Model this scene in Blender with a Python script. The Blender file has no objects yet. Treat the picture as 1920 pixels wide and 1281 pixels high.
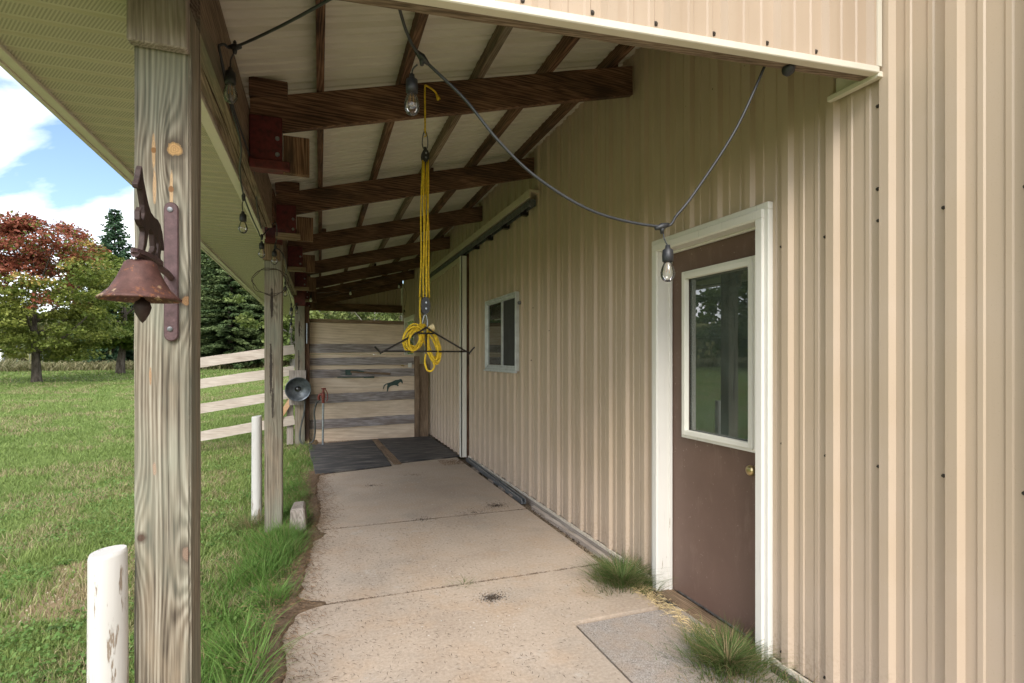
import bpy, bmesh, math, random
import numpy as np
from mathutils import Vector, Matrix, noise as mnoise
R = math.radians
rnd = random.Random(7)
nrg = np.random.default_rng(11)
scene = bpy.context.scene
col = scene.collection

# ------------------------------------------------------------------ camera, sky, sun, exposure
cam_d = bpy.data.cameras.new('camera'); cam = bpy.data.objects.new('camera', cam_d); col.objects.link(cam)
cam_d.sensor_width = 36.0; cam_d.lens = 18.75; cam_d.shift_y = 0.0154
cam_d.clip_start = 0.05; cam_d.clip_end = 3000
cam.location = (0, 0, 1.45); cam.rotation_euler = (R(90), 0, -math.atan(0.36))
scene.camera = cam
SUN_EL, SUN_AZ = R(40), math.atan2(-.32, -1)          # azimuth measured from +Y towards +X
world = bpy.data.worlds.new('World'); scene.world = world; world.use_nodes = True
def build_world():
    nt = world.node_tree; nt.nodes.clear(); L = nt.links.new
    out = nt.nodes.new('ShaderNodeOutputWorld'); bg = nt.nodes.new('ShaderNodeBackground')
    sky = nt.nodes.new('ShaderNodeTexSky'); sky.sky_type = 'NISHITA'; sky.sun_disc = False
    sky.sun_elevation = SUN_EL; sky.sun_rotation = SUN_AZ; sky.air_density = 1.0; sky.dust_density = .9; sky.ozone_density = 1.6
    tc = nt.nodes.new('ShaderNodeTexCoord'); mp = nt.nodes.new('ShaderNodeMapping')
    mp.inputs['Scale'].default_value = (1, 1, 1.9); mp.inputs['Location'].default_value = (.62, .15, .33)
    n1 = nt.nodes.new('ShaderNodeTexNoise'); n1.inputs['Scale'].default_value = 3.1; n1.inputs['Detail'].default_value = 8
    n1.inputs['Roughness'].default_value = .52; n1.inputs['Distortion'].default_value = .25
    ramp = nt.nodes.new('ShaderNodeValToRGB'); ramp.color_ramp.elements[0].position = .41; ramp.color_ramp.elements[1].position = .61
    n2 = nt.nodes.new('ShaderNodeTexNoise'); n2.inputs['Scale'].default_value = 6; n2.inputs['Detail'].default_value = 6
    cr = nt.nodes.new('ShaderNodeValToRGB'); cr.color_ramp.elements[0].position = .3; cr.color_ramp.elements[1].position = .7
    cr.color_ramp.elements[0].color = (11.5, 11.7, 12.2, 1); cr.color_ramp.elements[1].color = (17, 16.6, 16.4, 1)
    mix = nt.nodes.new('ShaderNodeMix'); mix.data_type = 'RGBA'
    L(tc.outputs['Generated'], mp.inputs['Vector']); L(mp.outputs[0], n1.inputs['Vector']); L(mp.outputs[0], n2.inputs['Vector'])
    L(n1.outputs['Fac'], ramp.inputs[0]); L(n2.outputs['Fac'], cr.inputs[0])
    L(ramp.outputs[0], mix.inputs[0]); L(sky.outputs[0], mix.inputs[6]); L(cr.outputs[0], mix.inputs[7])
    L(mix.outputs[2], bg.inputs['Color']); bg.inputs['Strength'].default_value = .10
    L(bg.outputs[0], out.inputs[0])
build_world()
sun_d = bpy.data.lights.new('sun', 'SUN'); sun_d.energy = 1.3; sun_d.angle = R(24); sun_d.color = (1, .95, .87)
sun = bpy.data.objects.new('sun', sun_d); col.objects.link(sun)
_sd = Vector((math.sin(SUN_AZ)*math.cos(SUN_EL), math.cos(SUN_AZ)*math.cos(SUN_EL), math.sin(SUN_EL)))
sun.rotation_euler = _sd.to_track_quat('Z', 'Y').to_euler()
scene.view_settings.view_transform = 'Standard'; scene.view_settings.look = 'None'
scene.view_settings.exposure = 1.28; scene.view_settings.gamma = 1; scene.view_settings.use_curve_mapping = False
scene.render.engine = 'CYCLES'
scene.cycles.max_bounces = 12; scene.cycles.diffuse_bounces = 8; scene.cycles.transparent_max_bounces = 16

# ------------------------------------------------------------------ node helper
class NG:
    def __init__(s, name):
        s.m = bpy.data.materials.new(name); s.m.use_nodes = True
        s.nt = s.m.node_tree; s.nt.nodes.clear()
        s.out = s.n('ShaderNodeOutputMaterial'); s._oc = None
    def n(s, t): return s.nt.nodes.new(t)
    def L(s, a, b): s.nt.links.new(a, b)
    def set(s, sock, v):
        if hasattr(v, 'is_linked') or isinstance(v, bpy.types.NodeSocket): s.L(v, sock)
        else: sock.default_value = v
    def obj(s, jitter=True):
        if s._oc is None:
            tc = s.n('ShaderNodeTexCoord')
            if jitter:
                oi = s.n('ShaderNodeObjectInfo'); vm = s.n('ShaderNodeVectorMath'); vm.operation = 'SCALE'
                cmb = s.n('ShaderNodeCombineXYZ')
                for i, k in enumerate((1, 1.7, 2.3)): 
                    mm = s.math('MULTIPLY', oi.outputs['Random'], 7.3*k); s.L(mm, cmb.inputs[i])
                va = s.n('ShaderNodeVectorMath'); va.operation = 'ADD'
                s.L(tc.outputs['Object'], va.inputs[0]); s.L(cmb.outputs[0], va.inputs[1]); s._oc = va.outputs[0]
            else: s._oc = tc.outputs['Object']
        return s._oc
    def map(s, v, scale=(1,1,1), loc=(0,0,0), rot=(0,0,0)):
        m = s.n('ShaderNodeMapping'); s.L(v, m.inputs['Vector'])
        m.inputs['Scale'].default_value = scale; m.inputs['Location'].default_value = loc; m.inputs['Rotation'].default_value = rot
        return m.outputs[0]
    def noise(s, v, scale=5, detail=4, rough=.55, dist=0):
        t = s.n('ShaderNodeTexNoise'); s.L(v, t.inputs['Vector'])
        t.inputs['Scale'].default_value = scale; t.inputs['Detail'].default_value = detail
        t.inputs['Roughness'].default_value = rough; t.inputs['Distortion'].default_value = dist
        return t.outputs['Fac']
    def voro(s, v, scale=5, feat='F1', out='Distance', rnd_=1):
        t = s.n('ShaderNodeTexVoronoi'); s.L(v, t.inputs['Vector']); t.feature = feat
        t.inputs['Scale'].default_value = scale; t.inputs['Randomness'].default_value = rnd_
        return t.outputs[out]
    def math(s, op, a, b=0.0, clamp=False):
        m = s.n('ShaderNodeMath'); m.operation = op; m.use_clamp = clamp
        s.set(m.inputs[0], a); s.set(m.inputs[1], b); return m.outputs[0]
    def ramp(s, f, stops):
        r = s.n('ShaderNodeValToRGB'); e = r.color_ramp.elements
        while len(e) < len(stops): e.new(.5)
        for i, (p, c) in enumerate(stops):
            e[i].position = p; e[i].color = (c, c, c, 1) if isinstance(c, (int, float)) else (*c, 1)
        s.set(r.inputs[0], f); return r.outputs[0]
    def step(s, f, a, b):
        m = s.n('ShaderNodeMapRange'); s.set(m.inputs[0], f); m.inputs[1].default_value = a; m.inputs[2].default_value = b
        m.inputs[3].default_value = 0; m.inputs[4].default_value = 1; m.clamp = True; return m.outputs[0]
    def mix(s, f, a, b, mode='MIX'):
        m = s.n('ShaderNodeMix'); m.data_type = 'RGBA'; m.blend_type = mode
        s.set(m.inputs[0], f)
        for k, v in ((6, a), (7, b)):
            if isinstance(v, tuple): m.inputs[k].default_value = (*v, 1)
            else: s.L(v, m.inputs[k])
        return m.outputs[2]
    def xyz(s, v):
        x = s.n('ShaderNodeSeparateXYZ'); s.L(v, x.inputs[0]); return x.outputs
    def attr(s, name, out='Color'):
        a = s.n('ShaderNodeAttribute'); a.attribute_name = name; return a.outputs[out]
    def bump(s, h, strength=.3, dist=.01, prev=None):
        b = s.n('ShaderNodeBump'); b.inputs['Strength'].default_value = strength; b.inputs['Distance'].default_value = dist
        s.L(h, b.inputs['Height'])
        if prev is not None: s.L(prev, b.inputs['Normal'])
        return b.outputs[0]
    def done(s, base, rough=.6, normal=None, metal=0, spec=.5, trans=None):
        p = s.n('ShaderNodeBsdfPrincipled')
        if isinstance(base, tuple): p.inputs['Base Color'].default_value = (*base, 1)
        else: s.L(base, p.inputs['Base Color'])
        s.set(p.inputs['Roughness'], rough); s.set(p.inputs['Metallic'], metal)
        p.inputs['Specular IOR Level'].default_value = spec
        if normal is not None: s.L(normal, p.inputs['Normal'])
        o = p.outputs[0]
        if trans is not None:
            t = s.n('ShaderNodeBsdfTranslucent')
            if isinstance(base, tuple): t.inputs[0].default_value = (*base, 1)
            else: s.L(base, t.inputs[0])
            mx = s.n('ShaderNodeMixShader'); mx.inputs[0].default_value = trans
            s.L(o, mx.inputs[1]); s.L(t.outputs[0], mx.inputs[2]); o = mx.outputs[0]
        s.L(o, s.out.inputs[0]); return s.m

M = {}
def plain(name, c, rough=.5, metal=0, var=.12, scale=12, bump=.05):
    g = NG(name); v = g.obj(); n = g.noise(v, scale, 5)
    d = tuple(x*(1-var*1.6) for x in c); l = tuple(min(1, x*(1+var)) for x in c)
    b = g.ramp(n, [(.3, d), (.7, l)])
    M[name] = g.done(b, rough, g.bump(g.noise(v, scale*5, 3), bump, .004) if bump else None, metal); return M[name]

# ---- wood: grain runs along one axis; stops are (position, colour)
def wood(name, stops, axis='z', freq=1.0, stain=None, rough=.75, bump=.35, crack=.5):
    g = NG(name); v = g.obj()
    sc = {'x': (.045, 1, 1), 'y': (1, .045, 1), 'z': (1, 1, .045)}[axis]
    m = g.map(v, sc)
    warp = g.noise(m, 9*freq, 3, .5)
    x = g.xyz(m)
    rad = g.math('ADD', g.math('ADD', g.math('MULTIPLY', x[0], 1.0), g.math('MULTIPLY', x[1], 1.13)), g.math('MULTIPLY', x[2], .91))
    ph = g.math('ADD', g.math('MULTIPLY', rad, 62*freq*6.28), g.math('MULTIPLY', g.noise(m, 22*freq, 4, .65), 30))
    rings = g.math('ADD', g.math('MULTIPLY', g.math('SINE', ph), .5), .5)
    sc2 = {'x': (.02, 1, 1), 'y': (1, .02, 1), 'z': (1, 1, .02)}[axis]
    fib = g.noise(g.map(v, sc2), 190*freq, 3, .6)
    big = g.noise(g.map(v, {'x': (.3, 1, 1), 'y': (1, .3, 1), 'z': (1, 1, .3)}[axis]), 7, 4, .6)
    f = g.math('ADD', g.math('ADD', g.math('MULTIPLY', rings, .20), g.math('MULTIPLY', fib, .46)), g.math('MULTIPLY', big, .55))
    f = g.math('SUBTRACT', f, .105)
    c = g.ramp(f, stops)
    if stain:
        st = g.step(g.noise(g.map(v, {'x': (.25, 1, 1), 'y': (1, .25, 1), 'z': (1, 1, .25)}[axis]), 5.3, 5, .65), .52, .68)
        c = g.mix(st, c, stain)
    ck = g.step(g.noise(g.map(v, sc2), 75*freq, 2, .5), .335, .30)
    c = g.mix(g.math('MULTIPLY', ck, crack), c, tuple(x*.25 for x in stops[0][1]))
    h = g.math('SUBTRACT', g.math('ADD', g.math('MULTIPLY', rings, .35), fib), g.math('MULTIPLY', ck, 1.5))
    M[name] = g.done(c, rough, g.bump(h, bump, .003), 0, .3); return M[name]

for ax in 'xyz':
    wood('dark_wood_'+ax, [(.3, (.028, .014, .009)), (.48, (.11, .056, .033)), (.70, (.27, .155, .095))], ax, stain=(.05, .030, .020))
    wood('grey_wood_'+ax, [(.25, (.13, .105, .085)), (.5, (.29, .25, .215)), (.75, (.45, .40, .36))], ax, stain=(.17, .135, .11))
    wood('brown_wood_'+ax, [(.28, (.10, .064, .04)), (.5, (.22, .15, .095)), (.75, (.36, .265, .18))], ax, stain=(.15, .105, .07))
    wood('rail_wood_'+ax, [(.25, (.32, .26, .21)), (.5, (.49, .42, .36)), (.75, (.62, .56, .50))], ax, stain=(.42, .36, .31), crack=.4)
    wood('header_wood_'+ax, [(.28, (.07, .047, .032)), (.5, (.20, .145, .10)), (.75, (.36, .28, .21))], ax, stain=(.15, .14, .10))
wood('board_wood_x', [(.25, (.10, .08, .072)), (.5, (.30, .265, .255)), (.75, (.54, .505, .50))], 'x', stain=(.20, .155, .13), freq=.8)
wood('plywood', [(.25, (.52, .40, .29)), (.5, (.70, .57, .43)), (.75, (.78, .66, .53))], 'x', freq=.45, stain=(.56, .44, .325), crack=.15, bump=.12)
wood('orange_wood_x', [(.25, (.36, .19, .09)), (.5, (.52, .31, .17)), (.75, (.63, .43, .27))], 'x')

# ---- the weathered near post: growth rings that bend round knots placed on its front face
def post_wood(name, knots, seams=(), base=((.066, .050, .036), (.215, .180, .134), (.40, .36, .29))):
    g = NG(name); v = g.obj(False); x = g.xyz(v)
    X, Yc, Z = x[0], x[1], x[2]
    low = g.noise(g.map(v, (1, 1, .10)), 7, 3, .5)
    fieldc = g.math('ADD', g.math('MULTIPLY', X, 1.0), g.math('MULTIPLY', Yc, .8))
    fieldc = g.math('ADD', fieldc, g.math('MULTIPLY', low, .045))
    kd = None
    for (kx, kz, w, h, amp) in knots:
        dx = g.math('DIVIDE', g.math('SUBTRACT', X, kx), w); dz = g.math('DIVIDE', g.math('SUBTRACT', Z, kz), h)
        d2 = g.math('ADD', g.math('MULTIPLY', dx, dx), g.math('MULTIPLY', dz, dz))
        e = g.math('EXPONENT', g.math('MULTIPLY', d2, -.5))
        fieldc = g.math('ADD', fieldc, g.math('MULTIPLY', e, amp))
    ph = g.math('ADD', g.math('MULTIPLY', fieldc, 6.28*74), g.math('MULTIPLY', g.noise(g.map(v, (1, 1, .04)), 38, 4, .6), 9))
    rings = g.math('ADD', g.math('MULTIPLY', g.math('SINE', ph), .5), .5)
    fib = g.step(g.noise(g.map(v, (1, 1, .016)), 125, 4, .65), .25, .75)
    big = g.noise(g.map(v, (1, 1, .22)), 13, 4, .6)
    f = g.math('ADD', g.math('ADD', g.math('MULTIPLY', rings, .24), g.math('MULTIPLY', fib, .52)), g.math('MULTIPLY', big, .46))
    f = g.math('SUBTRACT', f, .11)
    c = g.ramp(f, [(.22, base[0]), (.5, base[1]), (.78, base[2])])
    green = g.step(g.noise(g.map(v, (1, 1, .35)), 6, 4), .42, .62)
    c = g.mix(g.math('MULTIPLY', green, .42), c, (.235, .27, .215))
    tan = g.step(g.noise(g.map(v, (1, 1, .25), (3, 1, 2)), 9, 4), .55, .7)
    c = g.mix(g.math('MULTIPLY', tan, .4), c, (.36, .27, .18))
    ck = g.step(g.noise(g.map(v, (1, 1, .009), (1.2, 3, 0)), 55, 4, .6), .36, .33)
    c = g.mix(g.math('MULTIPLY', ck, .75), c, (.045, .034, .026))
    wob = g.noise(g.map(v, (1, 1, .6)), 48, 4, .7)
    for (kx, kz, w, h, colr, dark) in seams:      # knots and resin streaks
        dx = g.math('DIVIDE', g.math('SUBTRACT', X, kx), w); dz = g.math('DIVIDE', g.math('SUBTRACT', Z, kz), h)
        d = g.math('SQRT', g.math('ADD', g.math('MULTIPLY', dx, dx), g.math('MULTIPLY', dz, dz)))
        d = g.math('ADD', d, g.math('MULTIPLY', g.math('SUBTRACT', wob, .5), 1.3))
        d = g.math('ADD', d, g.math('MULTIPLY', g.step(Yc, -.066, -.050), 9))
        if dark: c = g.mix(g.math('MULTIPLY', g.step(d, 2.1, 1.0), .8), c, (.075, .055, .04))
        inner = g.mix(g.math('MULTIPLY', g.math('ABSOLUTE', g.math('SINE', g.math('MULTIPLY', d, 9))), .7), colr, tuple(q*.6 for q in colr))
        c = g.mix(g.step(d, 1.12, .85), c, inner)
    # upper part stays paler, lower part greyer: weathering by rain splash
    h = g.math('SUBTRACT', g.math('ADD', g.math('MULTIPLY', rings, .6), g.math('MULTIPLY', fib, .6)), g.math('MULTIPLY', ck, 1.6))
    M[name] = g.done(c, .78, g.bump(h, .55, .003), 0, .28)
# object coordinates are measured from the post's foot centre
PX, PY = -.42, 1.83
post_wood('near_post_wood',
    [(.015, 2.03, .022, .10, .05), (-.045, 1.98, .012, .09, .025), (.06, 1.60, .02, .08, -.035), (-.055, .94, .018, .09, .04), (.062, .86, .022, .10, -.05), (.0, 1.35, .03, .25, .03), (.01, .55, .03, .3, .03)],
    [(.030, 2.045, .0165, .019, (.56, .34, .15), True), (-.022, 2.03, .0045, .045, (.55, .36, .20), False), (-.0225, 2.035, .006, .008, (.30, .15, .06), False),
     (.021, 1.925, .0042, .06, (.56, .38, .22), False), (.021, 1.93, .007, .009, (.28, .14, .06), False), (-.020, 1.935, .0042, .045, (.54, .36, .21), False),
     (.058, 1.612, .012, .013, (.42, .24, .12), True), (-.052, .943, .009, .010, (.11, .07, .05), True), (.060, .885, .011, .020, (.27, .185, .135), True),
     (-.02, 1.135, .0045, .018, (.40, .29, .21), False), (-.03, 1.40, .0035, .028, (.42, .27, .16), False)])
post_wood('far_post_wood', [(0, 1.7, .02, .3, .05), (-.01, 1.1, .02, .2, .05), (.02, 2.0, .02, .1, -.03)],
    [(-.012, 1.92, .012, .13, (.055, .042, .034), False), (-.02, 1.35, .012, .22, (.075, .06, .05), False), (-.005, 1.05, .010, .12, (.085, .07, .055), False)],
    base=((.10, .078, .056), (.235, .195, .145), (.37, .32, .25)))

# ---- painted metal siding
def siding(name, c, dirt, dust_haze, rough=.42, streak=(1, 1, .06)):
    g = NG(name); v = g.obj(False); x = g.xyz(v)
    st = g.noise(g.map(v, streak), 9 if streak[2] < 1 else 15, 5, .6)
    b = g.mix(g.math('MULTIPLY', g.step(st, .45, .75), .40), c, dirt)
    mot = g.noise(v, 2.1, 4, .6); b = g.mix(g.math('MULTIPLY', g.step(mot, .45, .7), .35), b, dust_haze)
    lo = g.step(g.math('ADD', x[2], g.math('MULTIPLY', g.noise(v, 5, 4), .5)), 1.0, .25)
    b = g.mix(g.math('MULTIPLY', lo, .45), b, dust_haze)
    sp = g.math('MULTIPLY', g.step(g.math('ADD', x[2], g.math('MULTIPLY', g.noise(v, 11, 5, .7), .35)), .48, .20), g.step(g.noise(v, 60, 4, .65), .46, .6))
    b = g.mix(g.math('MULTIPLY', sp, .55), b, (.33, .235, .165))
    fine = g.noise(v, 160, 3, .6); b = g.mix(g.math('MULTIPLY', g.step(fine, .62, .7), .35), b, dirt)
    scr = g.step(g.noise(g.map(v, (14, 14, 4), (0, 0, 0), (.4, 0, 0)), 2.2, 4, .6), .76, .80)
    b = g.mix(g.math('MULTIPLY', scr, .4), b, (.62, .56, .50))
    oi = g.n('ShaderNodeObjectInfo'); tone = g.math('ADD', g.math('MULTIPLY', oi.outputs['Random'], .10), .93)
    tv = g.n('ShaderNodeVectorMath'); tv.operation = 'SCALE'; g.L(b, tv.inputs[0]); g.L(tone, tv.inputs['Scale']); b = tv.outputs[0]
    nb = g.bump(g.noise(g.map(v, (1, 1, .35)), 3.0, 2), .12, .02)
    nb = g.bump(fine, .05, .002, nb)
    M[name] = g.done(b, g.math('ADD', g.math('MULTIPLY', mot, .2), rough-.1), nb, 0, .4)
siding('tan_siding', (.495, .39, .286), (.385, .295, .21), (.53, .43, .345))
siding('gable_siding', (.475, .37, .275), (.41, .31, .225), (.52, .41, .315))
siding('cream_trim', (.70, .655, .55), (.56, .51, .41), (.66, .61, .52))
siding('shaded_dirty_trim', (.56, .49, .35), (.42, .36, .24), (.50, .43, .30))  # cream trim with roof shade and some dirt put into a darker colour
siding('roof_underside', (.68, .65, .56), (.50, .47, .39), (.58, .55, .47), .5, (.05, 1, 1))

def white_paint(name, c=(.76, .735, .68), chip=.66, cc=(.33, .25, .17), axis=.12):
    g = NG(name); v = g.obj(); n = g.noise(g.map(v, (1, 1, axis)), 24, 6, .68)
    f = g.step(n, chip, chip+.03)
    b = g.mix(g.math('MULTIPLY', g.noise(v, 6, 4), .45), c, tuple(k*.80 for k in c))
    b = g.mix(f, b, cc)
    hair = g.step(g.noise(g.map(v, (1, 1, .03)), 120, 2), .66, .72); b = g.mix(g.math('MULTIPLY', hair, .35), b, tuple(k*.5 for k in c))
    h = g.math('SUBTRACT', g.math('MULTIPLY', g.noise(g.map(v, (1, 1, .1)), 60, 4), .5), f)
    M[name] = g.done(b, .6, g.bump(h, .45, .003), 0, .35)
white_paint('white_paint'); white_paint('bollard_paint', (.60, .58, .55), .583, (.27, .215, .165), .13); white_paint('clean_trim', (.78, .76, .68), .74)

def door_brown():
    g = NG('door_brown'); v = g.obj(False)
    b = g.mix(g.noise(v, 3.5, 5, .6), (.100, .060, .044), (.170, .106, .080))
    b = g.mix(g.math('MULTIPLY', g.step(g.noise(v, 55, 4, .6), .66, .72), .55), b, (.42, .33, .27))
    scf = g.step(g.noise(g.map(v, (1, 1, .25)), 12, 6, .72), .56, .72); b = g.mix(g.math('MULTIPLY', scf, .4), b, (.27, .19, .15))
    x = g.xyz(v); lo = g.step(g.math('ADD', x[2], g.math('MULTIPLY', g.noise(v, 4, 4), .7)), 1.3, .2)
    b = g.mix(g.math('MULTIPLY', lo, .5), b, (.25, .16, .13))
    M['door_brown'] = g.done(b, .5, g.bump(g.noise(v, 140, 3), .06, .002), 0, .4)
door_brown()

def concrete():
    g = NG('concrete'); v = g.obj(False)
    n = g.noise(v, 1.3, 6, .62); n2 = g.noise(g.map(v, (1, 1, 1), (4, 2, 0)), 3.1, 6, .62); f = g.noise(v, 55, 5, .65)
    b = g.ramp(n, [(.3, (.39, .305, .235)), (.5, (.49, .395, .31)), (.7, (.55, .45, .36))])
    b = g.mix(g.math('MULTIPLY', g.step(n2, .48, .66), .65), b, (.48, .345, .235))
    b = g.mix(g.math('MULTIPLY', g.step(g.noise(g.map(v, (1, 1, 1), (9, 5, 0)), 2.0, 5, .6), .52, .64), .5), b, (.36, .31, .26))
    x = g.xyz(v)
    pale = g.step(g.noise(g.map(v, (1, 1, 1), (2, 7, 0)), 4.6, 5, .7), .60, .70); b = g.mix(g.math('MULTIPLY', pale, .55), b, (.56, .52, .465))
    back = g.step(g.math('ADD', x[1], g.math('MULTIPLY', n2, 1.5)), 4.4, 8.2); b = g.mix(g.math('MULTIPLY', back, .55), b, (.37, .295, .225))
    b = g.mix(.20, b, g.ramp(f, [(.3, (.13, .10, .075)), (.7, (.86, .74, .60))]))
    vo = g.voro(v, 34, 'F1', 'Distance'); sp = g.step(vo, .10, .07)
    b = g.mix(g.math('MULTIPLY', g.math('MULTIPLY', sp, g.step(g.noise(v, 2.4, 3), .5, .62)), .8), b, (.11, .085, .065))
    vo2 = g.voro(g.map(v, (1, 1, 1), (3, 3, 3)), 21); wp = g.math('MULTIPLY', g.step(vo2, .11, .08), g.step(g.noise(g.map(v, (1, 1, 1), (1, 6, 2)), 1.9, 4), .53, .63))
    b = g.mix(g.math('MULTIPLY', wp, .85), b, (.74, .72, .67))
    nb = g.bump(f, .25, .004); nb = g.bump(n2, .15, .02, nb)
    M['concrete'] = g.done(b, .82, nb, 0, .3)
concrete()
def aggregate(name, cols, scale=230, blue=None):
    g = NG(name); v = g.obj(False)
    c = g.voro(v, scale, 'F1', 'Color'); s = g.xyz(c)
    b = g.ramp(s[0], [(.0, cols[0]), (.5, cols[1]), (1., cols[2])])
    n = g.noise(v, 4, 5, .65); b = g.mix(g.math('MULTIPLY', g.step(n, .42, .62), .55), b, cols[3])
    M[name] = g.done(b, .85, g.bump(s[1], .4, .003), 0, .3)
aggregate('pad_concrete', [(.22, .195, .175), (.35, .315, .285), (.48, .44, .40), (.40, .31, .235)])
aggregate('gravel_mix', [(.12, .085, .055), (.28, .21, .14), (.48, .40, .30), (.20, .14, .09)], 120)
def rubber():
    g = NG('rubber'); v = g.obj()
    n = g.noise(g.map(v, (.5, 3, 1)), 6, 6, .65)
    b = g.ramp(n, [(.36, (.028, .029, .032)), (.52, (.068, .067, .069)), (.66, (.20, .18, .16))])
    M['rubber'] = g.done(b, .62, g.bump(n, .4, .01), 0, .4)
rubber()
def rust(name, base=(.115, .052, .042), spots=True):
    g = NG(name); v = g.obj(False); n = g.noise(v, 38, 6, .7); x = g.xyz(v)
    b = g.ramp(n, [(.3, tuple(k*.55 for k in base)), (.6, base), (.8, tuple(k*1.7 for k in base))])
    if spots:
        edge = g.step(x[2], .045, -.045)
        o = g.step(g.math('ADD', g.noise(v, 30, 5, .7), g.math('MULTIPLY', edge, .14)), .60, .70); b = g.mix(g.math('MULTIPLY', o, .8), b, (.34, .13, .045))
        y = g.step(g.math('ADD', g.noise(g.map(v, (1, 1, 1), (2, 2, 2)), 24, 5, .7), g.math('MULTIPLY', edge, .20)), .68, .76); b = g.mix(g.math('MULTIPLY', y, .8), b, (.47, .34, .21))
    M[name] = g.done(b, .62, g.bump(g.noise(v, 150, 4, .7), .5, .0015), .25, .4)
rust('rust'); rust('plate_rust', (.125, .075, .078), False); rust('dark_rust', (.05, .03, .026), False)
def glass(name, tint, gloss=1.0, rough=0.0, k=2.0, dust_haze=0):
    g = NG(name); t = g.n('ShaderNodeBsdfTransparent'); t.inputs[0].default_value = (*tint, 1)
    s = g.n('ShaderNodeBsdfGlossy'); s.inputs[0].default_value = (gloss, gloss, gloss, 1); s.inputs['Roughness'].default_value = rough
    lw = g.n('ShaderNodeFresnel'); lw.inputs[0].default_value = 1.5
    f = g.math('MULTIPLY', lw.outputs[0], k, True)
    m = g.n('ShaderNodeMixShader'); g.L(f, m.inputs[0]); g.L(t.outputs[0], m.inputs[1]); g.L(s.outputs[0], m.inputs[2]); o = m.outputs[0]
    if dust_haze:  # pale grey-green haze painted into the panes to lift their dark look
        d = g.n('ShaderNodeBsdfDiffuse'); d.inputs[0].default_value = (.42, .50, .44, 1); m2 = g.n('ShaderNodeMixShader')
        g.set(m2.inputs[0], g.math('MULTIPLY', g.noise(g.obj(False), 6, 4), dust_haze*2)); g.L(o, m2.inputs[1]); g.L(d.outputs[0], m2.inputs[2]); o = m2.outputs[0]
    g.L(o, g.out.inputs[0])
    M[name] = g.m
glass('pane_glass', (.50, .56, .52), 1.0, 0.0, 3.0, .09); glass('window_glass', (.42, .46, .44), 1.0, 0.0, 1.6, .05); glass('bulb_glass', (.96, .95, .93), 1.0, .12, 1.3)
plain('black_plastic', (.022, .023, .026), .45, 0, .2); plain('cable_black', (.03, .032, .036), .5, 0, .2)
plain('red_paint', (.095, .010, .011), .6, 0, .35, 30); plain('yellow_rope', (.72, .49, .025), .7, 0, .22, 60, .6)
plain('frayed_rope', (.70, .58, .33), .8); plain('galvanised', (.38, .42, .46), .35, .8, .2, 30)
plain('dull_steel', (.20, .21, .22), .5, .7, .3, 25); plain('black_steel', (.028, .023, .02), .45, .5, .3, 40)
plain('brass', (.62, .50, .27), .3, 1, .1); plain('green_iron', (.03, .07, .06), .5, 0, .3, 40)
plain('red_iron', (.22, .045, .03), .55, 0, .4, 60, .3); plain('hose_rubber', (.065, .068, .062), .5, 0, .25)
plain('reflector', (.16, .18, .20), .38, .6, .25, 14); plain('window_alu', (.62, .65, .66), .4, .3, .12)
plain('screen_mesh', (.045, .045, .045), .8); plain('interior', (.10, .085, .065), .9); plain('curtain', (.36, .33, .25), .9, 0, .2, 9)
plain('green_board', (.075, .13, .09), .7); plain('white_plastic', (.78, .78, .75), .4); plain('filament', (.55, .30, .08), .4, .6)
plain('stone', (.33, .27, .22), .85, 0, .35, 14, .5); plain('straw', (.60, .46, .24), .8, 0, .3, 8); plain('debris_dark', (.075, .055, .04), .9, 0, .5, 40)
plain('soil_brown', (.15, .095, .055), .9, 0, .5, 40); plain('straw_brown', (.24, .145, .075), .9, 0, .3, 8)
plain('debris_white', (.66, .63, .58), .8); plain('barn_roof', (.30, .20, .14), .4, 0, .1)
plain('screw_head', (.085, .07, .058), .45, .5, .4, 60); plain('vine', (.06, .042, .03), .8); plain('far_white', (.82, .82, .82), .6)
def soffit_mat():
    g = NG('soffit'); v = g.obj(False)
    # rows of small slots punched across each rib
    m = g.map(v, (1/.0105, 1/.0062, 1)); x = g.xyz(m)
    row = g.math('FLOOR', x[1]); xs = g.math('ADD', x[0], g.math('MULTIPLY', row, .37))
    fx = g.math('ABSOLUTE', g.math('SUBTRACT', g.math('FRACT', xs), .5)); fy = g.math('ABSOLUTE', g.math('SUBTRACT', g.math('FRACT', x[1]), .5))
    hole = g.math('MULTIPLY', g.step(fx, .30, .22), g.step(fy, .30, .2))
    py = g.math('FRACT', g.math('DIVIDE', g.xyz(v)[1], .1)); band = g.math('MULTIPLY', g.step(py, .20, .26), g.step(py, .93, .87))
    hole = g.math('MULTIPLY', hole, band)
    b = g.mix(g.noise(v, 3, 4), (.53, .485, .37), (.59, .54, .42))
    b = g.mix(g.math('MULTIPLY', hole, .72), b, (.05, .045, .02))
    M['soffit'] = g.done(b, .55, g.bump(g.math('SUBTRACT', 1, hole), .3, .002), 0, .35)
soffit_mat()

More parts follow.
